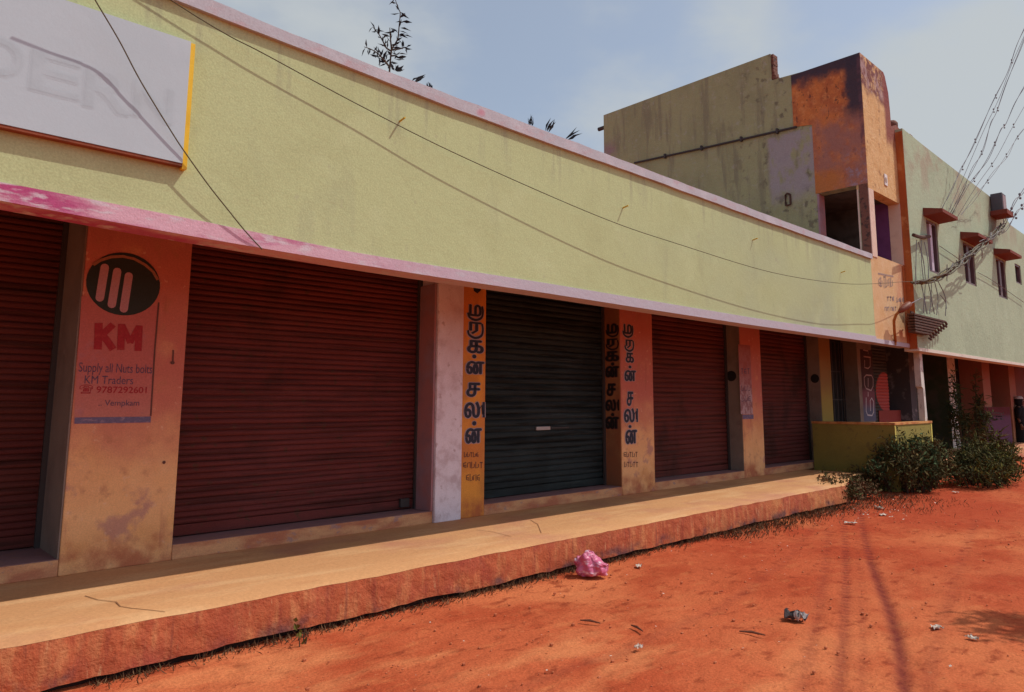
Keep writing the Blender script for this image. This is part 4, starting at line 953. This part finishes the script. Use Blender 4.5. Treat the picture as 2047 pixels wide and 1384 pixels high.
# ------------------------------------------------------------------ plants
def rvec(): 
    v = Vector(rng.normal(size=3)); return v.normalized()
def parapet_plant():
    Yp = 4.90
    def q(x, y, dy=0): return on(x, y, 1, Yp + dy)
    base = q(778, 148)
    t = thing('parapet_sapling', base, 'wispy sapling growing out of the coping above the yellow fascia', 'plant')
    br = [[(778, 150), (779.7, 130), (783, 100), (790, 88), (795.6, 75), (798, 52), (800, 27), (795.6, 16), (790.5, 0), (786, -20)],
          [(779, 135), (765, 118), (756, 108), (742, 99), (728, 94)], [(779, 135), (770, 122), (762, 114), (750, 112)],
          [(783, 103), (772, 96), (767, 86), (758, 70), (752, 62), (745, 54)], [(783, 100), (781, 82), (780, 68), (779, 56)],
          [(784, 100), (795, 99), (806, 96), (815, 94)], [(782, 112), (792, 112), (800, 118)]]
    st, lf = MB(), MB()
    for b in br:
        P = smooth_path([q(x, y, random.uniform(-.05, .05) * (i > 0)) for i, (x, y) in enumerate(b)], 5)
        st.tube(P, [.008 * (1 - .7 * i / len(P)) for i in range(len(P))], 5)
        for i in range(3, len(P), 1):
            for _ in range(random.choice((0, 1, 1, 1))):
                d = (P[i] - P[i - 1]).normalized() * .5 + rvec() * 1.0; lf.leaf(P[i], d, rvec(), random.uniform(.05, .085), random.uniform(.014, .026))
    for (x, y) in ((808, 56), (812, 57), (806, 70), (814, 70), (809, 30), (788, 28), (813, 94), (800, 116), (796, 118), (803, 108), (812, 43), (775, 66)):
        P = q(x - 8, y, 0); lf.leaf(P, Vector((RGT.x, RGT.y, random.uniform(-.4, .2))), rvec(), .085, .026)
    st.build('stem', 'stem', t); lf.build('leaves', 'leaf_blue', t)
parapet_plant()
def tuft(px, blades, label, L=.12, W=.03, spread=.8, lean=(0, 0, 1)):
    b = on(px[0], px[1], 1, 4.86); mb = MB()
    for k in range(blades):
        d = Vector(lean) + Vector((random.uniform(-spread, spread), random.uniform(-spread, spread) * .6, random.uniform(0, .4)))
        mb.leaf(b + Vector((random.uniform(-.03, .03), 0, 0)), d, rvec(), L * random.uniform(.6, 1.1), W)
    o = mb.build('parapet_weed', 'leaf_blue', loc=b); tag(o, label, 'weed', 'weeds on the coping'); return o
tuft((790, 142), 12, 'low leafy weed on the coping right beside the wispy sapling', .07, .03, 1.0, (.5, 0, .5))
tuft((826, 164), 5, 'single pointed leaf lying on the coping right of the sapling', .13, .03, .15, (.9, -.3, .6))
tuft((858, 178), 10, 'small spiky weed on the coping above the pinkish stain', .07, .012, .7)
tuft((1060, 252), 14, 'sparse dry grass sprigs on the middle of the coping', .12, .008, .5, (.3, 0, .9))
tuft((1093, 264), 5, 'dark upright blade-leaved weed on the coping, tallest of the spiky ones', .19, .035, .18, (.45, -.3, .9))
tuft((1132, 279), 5, 'slanting narrow-leaved weed on the coping nearest the gable wall', .20, .025, .2, (1.0, -.5, .75))

def bush(name, c, r, n, mats, label, cat, group=None, leafL=(.06, .12), stems=14, low=.0, sr=.013):
    c = Vector(c); t = thing(name, (c.x, c.y, 0), label, cat, group)
    st = MB(); fol = [MB() for _ in mats]
    clumps = []
    for k in range(stems):
        a = random.uniform(0, 2 * math.pi); rr = random.uniform(.2, 1) ** .7
        tip = Vector((c.x + r[0] * rr * math.cos(a), c.y + r[1] * rr * math.sin(a), low + r[2] * (1.05 - .55 * rr * rr) * random.uniform(.55, 1.1)))
        b = Vector((c.x + .6 * rr * r[0] * math.cos(a), c.y + .6 * rr * r[1] * math.sin(a), 0))
        P = smooth_path([b, b.lerp(tip, .55) + Vector((0, 0, .12 * r[2])), tip], 5)
        st.tube(P, [sr * (1 - .75 * i / len(P)) for i in range(len(P))], 4); clumps.append((P, random.randrange(len(mats))))
    for k in range(n):
        P, mi = random.choice(clumps)
        i = min(len(P) - 1, int(random.triangular(.05, 1.0, .7) * len(P))); p = P[i] + rvec() * random.uniform(0, .17) * max(r[0], .5)
        if p.z < .01: p.z = abs(p.z) + .01
        d = rvec() + Vector((0, 0, .35)); fol[mi if random.random() < .8 else random.randrange(len(mats))].leaf(p, d, rvec(), random.uniform(*leafL) * random.choice((.6, .8, 1, 1.25)), random.uniform(.016, .045))
    st.build('stems', 'stem', t)
    for f_, m_ in zip(fol, mats):
        if f_.v: f_.build('leaves', m_, t)
    return t
g1 = on(1838, 978, 2, 0); g2 = on(1950, 972, 2, 0)
bush('bush', (g1.x - .1, g1.y + .1, 0), (1.3, .65, 1.02), 9500, ('leaf_dark', 'leaf_dark', 'leaf_green', 'leaf_dry'), 'dark twiggy bush with dry tips in front of the low olive wall', 'bush', 'bushes by the low wall', stems=90)
bush('bush', (g2.x + .5, g2.y, 0), (1.55, .55, .74), 6500, ('leaf_dark', 'leaf_yel', 'leaf_dark'), 'lower spreading bush with yellow-green leaves at the right of the dark one', 'bush', 'bushes by the low wall', stems=70)
g3 = on(1985, 925, 2, .25)
bush('shrub', (g3.x, g3.y, 0), (.7, .5, 1.0), 700, ('leaf_yel', 'leaf_dry'), 'thin shrub with long yellowing sprays behind the bushes', 'shrub', leafL=(.12, .26), stems=14)
g4 = on(1938, 880, 1, 5.6)
bush('young_tree', (g4.x, 5.6, 0), (.75, .5, 2.55), 1500, ('leaf_green', 'leaf_dark'), 'green leafy young tree in the shade before the whitewashed pillar', 'tree', leafL=(.1, .2), stems=16)
g5 = on(1690, 1000, 2, 0)
bush('weed_clump', (g5.x, g5.y + .05, 0), (.95, .4, .36), 4200, ('grass_dark', 'leaf_dark'), 'low dark weed clump at the broken end of the walkway', 'weed', leafL=(.04, .09), stems=40)
g6 = on(1745, 975, 2, 0)
bush('weed_clump', (g6.x, g6.y - .15, 0), (1.05, .5, .34), 4200, ('grass_dark', 'leaf_dry'), 'brownish weed clump between the broken walkway end and the dark bush', 'weed', leafL=(.04, .09), stems=40)
b = on(603, 1290, 2, 0)
s = bush('seedling', (b.x, b.y, 0), (.06, .05, .16), 10, ('leaf_yel',), 'tiny seedling with a few yellow leaves at the foot of the walkway', 'plant', leafL=(.05, .08), stems=5, sr=.004)

mb, mb2 = MB(), MB()
for k in range(7200):
    x = random.uniform(1.2, 13.0)
    dens = .35 + .65 * max(0, mnoise.noise((x * 1.4, 3, 8))) + (.5 if x > 7.5 else 0) + (.25 if 4.2 < x < 6.2 else 0)
    if random.random() > dens: continue
    spread = .10 + (.22 if x > 7.5 else 0) + (.5 if x > 11 else 0)
    y = 4.79 - abs(random.gauss(0, spread * .6)) * (1 if random.random() < .9 else 1.6)
    h = random.uniform(.02, .07) * (1.4 if x > 7 else 1)
    d = Vector((random.gauss(0, .6), random.gauss(-.2, .6), 1))
    (mb if random.random() < .6 else mb2).leaf((x, y, -.005), d, rvec(), h, random.uniform(.004, .011))
tag(mb.build('dry_grass', 'grass'), 'dry grass along the foot of the walkway', 'grass', kind='stuff')
tag(mb2.build('dark_weeds', 'grass_dark'), 'dark weeds along the foot of the walkway', 'weeds', kind='stuff')

# loose red clods, grit and litter chips nobody could count
mb = MB(); 
for k in range(1100):
    x, y = random.uniform(1.2, 12), random.uniform(1.0, 4.7)
    if random.random() > .35 + .65 * (y / 4.7): continue
    r = random.choice((.004, .006, .006, .008, .012)) * random.uniform(.7, 1.4); mb.ball((x, y, -.008 + r * .3), (r, r * random.uniform(.6, 1), r * .7), 5, 3)
tag(mb.build('gravel', 'stone'), 'small red clods scattered over the bare earth', 'clods', kind='stuff')
mb = MB()
for k in range(260):
    u = random.random()
    if u < .55: p = on(random.gauss(1735, 70), random.gauss(1018, 12), 2, 0)
    elif u < .8: p = on(random.uniform(1150, 1700), random.uniform(1010, 1150), 2, 0); 
    else: p = on(random.uniform(500, 1900), random.uniform(1060, 1360), 2, 0)
    if p.y > 4.7: continue
    s = random.uniform(.005, .018) * (1.6 if u < .55 else 1)
    a = random.uniform(0, 6.28); d1 = Vector((math.cos(a), math.sin(a), random.uniform(-.2, .5))) * s; d2 = Vector((-math.sin(a), math.cos(a), random.uniform(-.2, .6))) * s * .7
    p.z = .006; mb.face([p, p + d1, p + d1 * .8 + d2, p + d2])
tag(mb.build('litter', 'litter'), 'pale chips of litter and rubble strewn along the verge', 'litter', kind='stuff')

# ------------------------------------------------------------------ single bits of rubbish
def crumple(center, size, seed, mat, name, label, cat, amp=.35, nu=22, nv=14, rot=0, smooth=True, shape=None):
    mb = MB(); i = 0; c = Vector(center)
    for a in range(nv + 1):
        ph = math.pi * a / nv
        for b_ in range(nu):
            th = 2 * math.pi * b_ / nu
            d = Vector((math.sin(ph) * math.cos(th), math.sin(ph) * math.sin(th), math.cos(ph)))
            rr = 1 + amp * mnoise.noise(d * 1.7 + Vector((seed, 0, 0))) + amp * .8 * (abs(mnoise.noise(d * 4.1 + Vector((0, seed, 0)))) - .25)
            q = Vector((d.x * size[0] * rr, d.y * size[1] * rr, d.z * size[2] * rr))
            if shape: q = shape(q)
            q = Matrix.Rotation(rot, 3, 'Z') @ q
            mb.v.append((c.x + q.x, c.y + q.y, max(c.z + q.z, .001)))
    for a in range(nv):
        for b_ in range(nu): mb.f.append((a * nu + b_, (a + 1) * nu + b_, (a + 1) * nu + (b_ + 1) % nu, a * nu + (b_ + 1) % nu))
    o = mb.build(name, mat, loc=(c.x, c.y, 0), smooth=smooth); return tag(o, label, cat)
bg_ = on(1182, 1150, 2, 0)
rot = math.atan2(RGT.y, RGT.x)
crumple((bg_.x, bg_.y, .072), (.145, .09, .092), 3.3, 'bag', 'plastic_bag', 'crumpled magenta plastic bag lying in the grass by the walkway', 'plastic bag', amp=.30, nu=64, nv=40, rot=rot,
        shape=lambda q: Vector((q.x * 1.05, q.y + .012 * math.sin(q.x * 60 + q.z * 30), (q.z * (1.45 if q.x < -.03 else max(.35, 1.45 - 7 * (q.x + .03))) + .012 * abs(math.sin(q.x * 38 - q.z * 46 + q.y * 20))) if q.z > -.02 else q.z)))
rg = on(1590, 1238, 2, 0)
def scrap(center, s, seed, mat, name, label, cat, parent=None, lift=.012, nn=7):
    r_ = random.Random(seed); mb = MB(); c = Vector(center)
    for iy in range(nn):
        for ix in range(nn):
            u, v = (ix / (nn - 1) - .5), (iy / (nn - 1) - .5)
            k = 1 + .45 * mnoise.noise((u * 2.3 + seed, v * 2.1, 1)); z = lift * (1 + 2.2 * mnoise.noise((u * 4.2, v * 4.2 + seed, 2)))
            a = seed * 1.1; x = u * s[0] * k; y = v * s[1] * k
            mb.v.append((c.x + x * math.cos(a) - y * math.sin(a), c.y + x * math.sin(a) + y * math.cos(a), c.z + max(z, .002)))
    for iy in range(nn - 1):
        for ix in range(nn - 1): i = iy * nn + ix; mb.f.append((i, i + 1, i + nn + 1, i + nn))
    if parent: return mb.build(name, mat, parent)
    o = mb.build(name, mat, loc=c); return tag(o, label, cat)
rag = scrap((rg.x, rg.y, 0), (.15, .12), 2.0, 'rag', 'rag', 'small dark rag with a grey plastic scrap, alone on the bare red earth', 'rag', lift=.03)
scrap((rg.x - .02, rg.y - .05, .004), (.09, .05), 5.3, 'rag_grey', 'plastic_scrap', None, None, parent=rag, lift=.035)
for k, (px, s, lab, mt) in enumerate((((1277, 1133), (.09, .06), 'cream paper scrap on the earth just right of the magenta bag', 'paper'),
        ((1872, 1256), (.075, .06), 'pale crumpled scrap on the earth near the leaf shadow', 'paper'), ((1944, 1278), (.07, .05), 'small white scrap at the edge of the leaf shadow', 'paper'),
        ((1276, 1296), (.05, .03), 'tiny white chip low on the bare earth', 'paper'), ((1700, 1047), (.13, .08), 'white litter scrap under the weeds at the walkway end', 'paper'),
        ((1758, 1016), (.15, .1), 'largest white litter scrap beside the weed clump', 'paper'), ((1765, 1030), (.11, .08), 'torn white litter scrap nearest the wheel track', 'paper'),
        ((1910, 985), (.10, .08), 'white scrap below the spreading bush', 'paper'), ((1732, 955), (.22, .1), 'yellow-cream wrapper lying at the foot of the low olive wall', 'cream_scrap'))):
    p = on(*px, 2, 0 if k != 8 else .12); scrap((p.x, p.y, p.z), s, k * 1.7 + .6, mt, 'litter_scrap', lab, 'litter')
for k, (pp, lab) in enumerate(((((1160, 1240), (1200, 1246)), 'short dark stick on the earth, the leftmost one'), (((1262, 1250), (1285, 1262)), 'short dark stick nearest the middle of the earth'), (((1478, 1262), (1530, 1270)), 'longest dark stick left of the rag'))):
    a, b = (on(*q, 2, .008) for q in pp); o = MB().tube([a, a.lerp(b, .5) + Vector((.01, .01, .004)), b], [.005, .009, .004], 5).build('stick', 'stick', loc=a); tag(o, lab, 'stick', 'dry sticks on the earth')

# ------------------------------------------------------------------ notice board, person
nb = on(1992, 850, 1, 5.85)
a = on(1966, 815, 1, 5.85); b = on(2018, 815, 1, 5.85); zt2 = on(1990, 814, 1, 5.85).z
board = thing('notice_board', (nb.x, 5.85, .3), 'maroon notice board with black lines of writing standing between orange pillars', 'notice board')
MB().box(a.x, b.x, 5.84, 5.89, .35, zt2).build('board_panel', 'board', board)
Wn = Wall(1, 5.84); mb = MB()
for y in (827, 833, 838): Wn.scribble(mb, (1968, y - 2, 2008, y + 1), 9, .03)
mb.build('lettering', 'black', board)
MB().box(a.x + .1, a.x + .2, 5.85, 5.88, .05, .35).box(b.x - .2, b.x - .1, 5.85, 5.88, .05, .35).build('leg', 'board', board)

def person():
    g = on(2046, 903, 2, 0); base = Vector((g.x, g.y, 0))
    t = thing('person', base, 'person in long black clothes and a pale headcloth standing before the far shops', 'person')
    V = [(0, 0, .92), (0, 0, 1.12), (0, 0, 1.34), (0, .0, 1.42), (0, -.02, 1.50), (0, -.03, 1.60),
         (.10, 0, .88), (.11, -.02, .50), (.11, 0, .09), (.11, -.14, .03), (-.10, 0, .88), (-.11, -.01, .50), (-.12, .02, .09), (-.12, -.12, .03),
         (.17, 0, 1.37), (.24, .02, 1.10), (.25, -.06, .86), (.25, -.08, .80), (-.17, 0, 1.37), (-.25, .02, 1.10), (-.25, -.05, .86), (-.25, -.07, .80)]
    R = [.15, .135, .15, .07, .055, .10, .10, .065, .045, .04, .10, .065, .045, .04, .07, .045, .033, .04, .07, .045, .033, .04]
    Ed = [(0, 1), (1, 2), (2, 3), (3, 4), (4, 5), (0, 6), (6, 7), (7, 8), (8, 9), (0, 10), (10, 11), (11, 12), (12, 13), (2, 14), (14, 15), (15, 16), (16, 17), (2, 18), (18, 19), (19, 20), (20, 21)]
    for s_, w in ((1, 17), (-1, 21)):       # five fingers each
        bx, by, bz = V[w]
        for f_ in range(4):
            V.append((bx + s_ * .002, by - .03 + .02 * f_, bz - .05)); R.append(.009); V.append((bx - s_ * .012, by - .035 + .02 * f_, bz - .11 - .008 * (f_ in (1, 2)))); R.append(.007)
            Ed += [(w, len(V) - 2), (len(V) - 2, len(V) - 1)]
        V.append((bx - s_ * .03, by - .05, bz - .03)); R.append(.01); V.append((bx - s_ * .04, by - .06, bz - .07)); R.append(.008); Ed += [(w, len(V) - 2), (len(V) - 2, len(V) - 1)]
    me = bpy.data.meshes.new('body'); me.from_pydata(V, Ed, []); ob = bpy.data.objects.new('body', me); COL.objects.link(ob)
    ob.modifiers.new('skin', 'SKIN'); su = ob.modifiers.new('sub', 'SUBSURF'); su.levels = 1; su.render_levels = 2
    for k, r_ in enumerate(R): me.skin_vertices[0].data[k].radius = (r_, r_ * (.75 if k in (0, 1, 2) else 1))
    me.skin_vertices[0].data[0].use_root = True
    me.materials.append(MT['skin']); ob.parent = t; ORG[ob.name] = base
    def loft(rings, n=18):
        mb = MB()
        for (cx_, cy_, z, rx, ry) in rings:
            for j in range(n):
                th = 2 * math.pi * j / n; k = 1 + .05 * math.sin(5 * th + z * 3); mb.v.append((base.x + cx_ + rx * k * math.cos(th), base.y + cy_ + ry * k * math.sin(th), z))
        for k in range(len(rings) - 1):
            for j in range(n): mb.f.append((k * n + j, k * n + (j + 1) % n, (k + 1) * n + (j + 1) % n, (k + 1) * n + j))
        return mb
    loft([(0, 0, .08, .27, .22), (0, 0, .5, .25, .19), (0, 0, .95, .22, .17), (0, 0, 1.15, .20, .15), (0, 0, 1.33, .22, .14), (0, 0, 1.43, .12, .10), (0, 0, 1.46, .07, .07)]).build('robe', 'cloth_black', t, smooth=True)
    for s_ in (1, -1):
        MB().tube([(base.x + s_ * .17, base.y, 1.38), (base.x + s_ * .25, base.y + .02, 1.1), (base.x + s_ * .255, base.y - .06, .87)], [.085, .07, .055], 10).build('sleeve', 'cloth_black', t, smooth=True)
    loft([(0, .01, 1.46, .10, .10), (0, .02, 1.56, .115, .12), (0, .015, 1.65, .12, .125), (0, .01, 1.71, .09, .10), (0, 0, 1.735, .02, .02)]).build('hair', 'cloth_black', t, smooth=True)
    loft([(0, 0, 1.66, .126, .131), (0, 0, 1.70, .115, .12), (0, 0, 1.745, .07, .08), (0, 0, 1.755, .01, .01)]).build('headcloth', 'cloth_white', t, smooth=True)
    mb = MB()
    for s_ in (1, -1): mb.ball((base.x + s_ * .035, base.y - .125, 1.60), (.014, .008, .009), 7, 5)
    mb.build('eyes', 'cloth_white', t); MB().ball((base.x, base.y - .135, 1.572), (.014, .018, .022), 7, 5).build('nose', 'skin', t, smooth=True)
    MB().ball((base.x, base.y - .125, 1.535), (.026, .01, .007), 8, 4).build('mouth', material('lips', (.18, .06, .05)), t, smooth=True)
person()

# ------------------------------------------------------------------ tree across the lane, just outside the picture on the right; its shade falls on the earth
def shade_tree():
    base = Vector((9.7, -2.2, 0)); t = thing('shade_tree', base, 'leafy tree across the lane whose shade reaches the red earth', 'tree')
    tr = MB(); P = smooth_path([base, base + Vector((.1, .1, 1.6)), base + Vector((-.1, .3, 3.0)), base + Vector((-.1, .5, 4.2))], 6)
    tr.tube(P, [.16 * (1 - .6 * i / len(P)) for i in range(len(P))], 8); lf = MB()
    tips = []
    for k in range(16):
        a = random.uniform(0, 6.28); r = random.uniform(.5, 1.25)
        tip = base + Vector((-.1 + r * math.cos(a), .5 + r * math.sin(a), random.uniform(3.6, 4.9))); tips.append(tip)
    for tip in (base + Vector((-1.65, 2.2, 4.0)), base + Vector((-1.85, 2.0, 4.05)), base + Vector((-1.4, 2.05, 4.1)), base + Vector((-1.7, 1.85, 4.05)), base + Vector((-1.75, 1.55, 3.8)), base + Vector((-1.2, 1.85, 4.25)), base + Vector((-1.3, 1.6, 4.0)), base + Vector((-.9, 1.6, 4.1))): tips.append(tip)
    for tip in tips:
        Q = smooth_path([P[-8], P[-4].lerp(tip, .5), tip], 5); tr.tube(Q, [.03 * (1 - .7 * i / len(Q)) for i in range(len(Q))], 5)
        for _ in range(190):
            q = Q[random.randrange(5, len(Q))] + rvec() * random.uniform(0, .26); lf.leaf(q, rvec() + Vector((0, 0, -.3)), rvec(), random.uniform(.10, .2), random.uniform(.04, .07))
    tr.build('trunk', 'bark', t); lf.build('crown', 'leaf_green', t)
shade_tree()
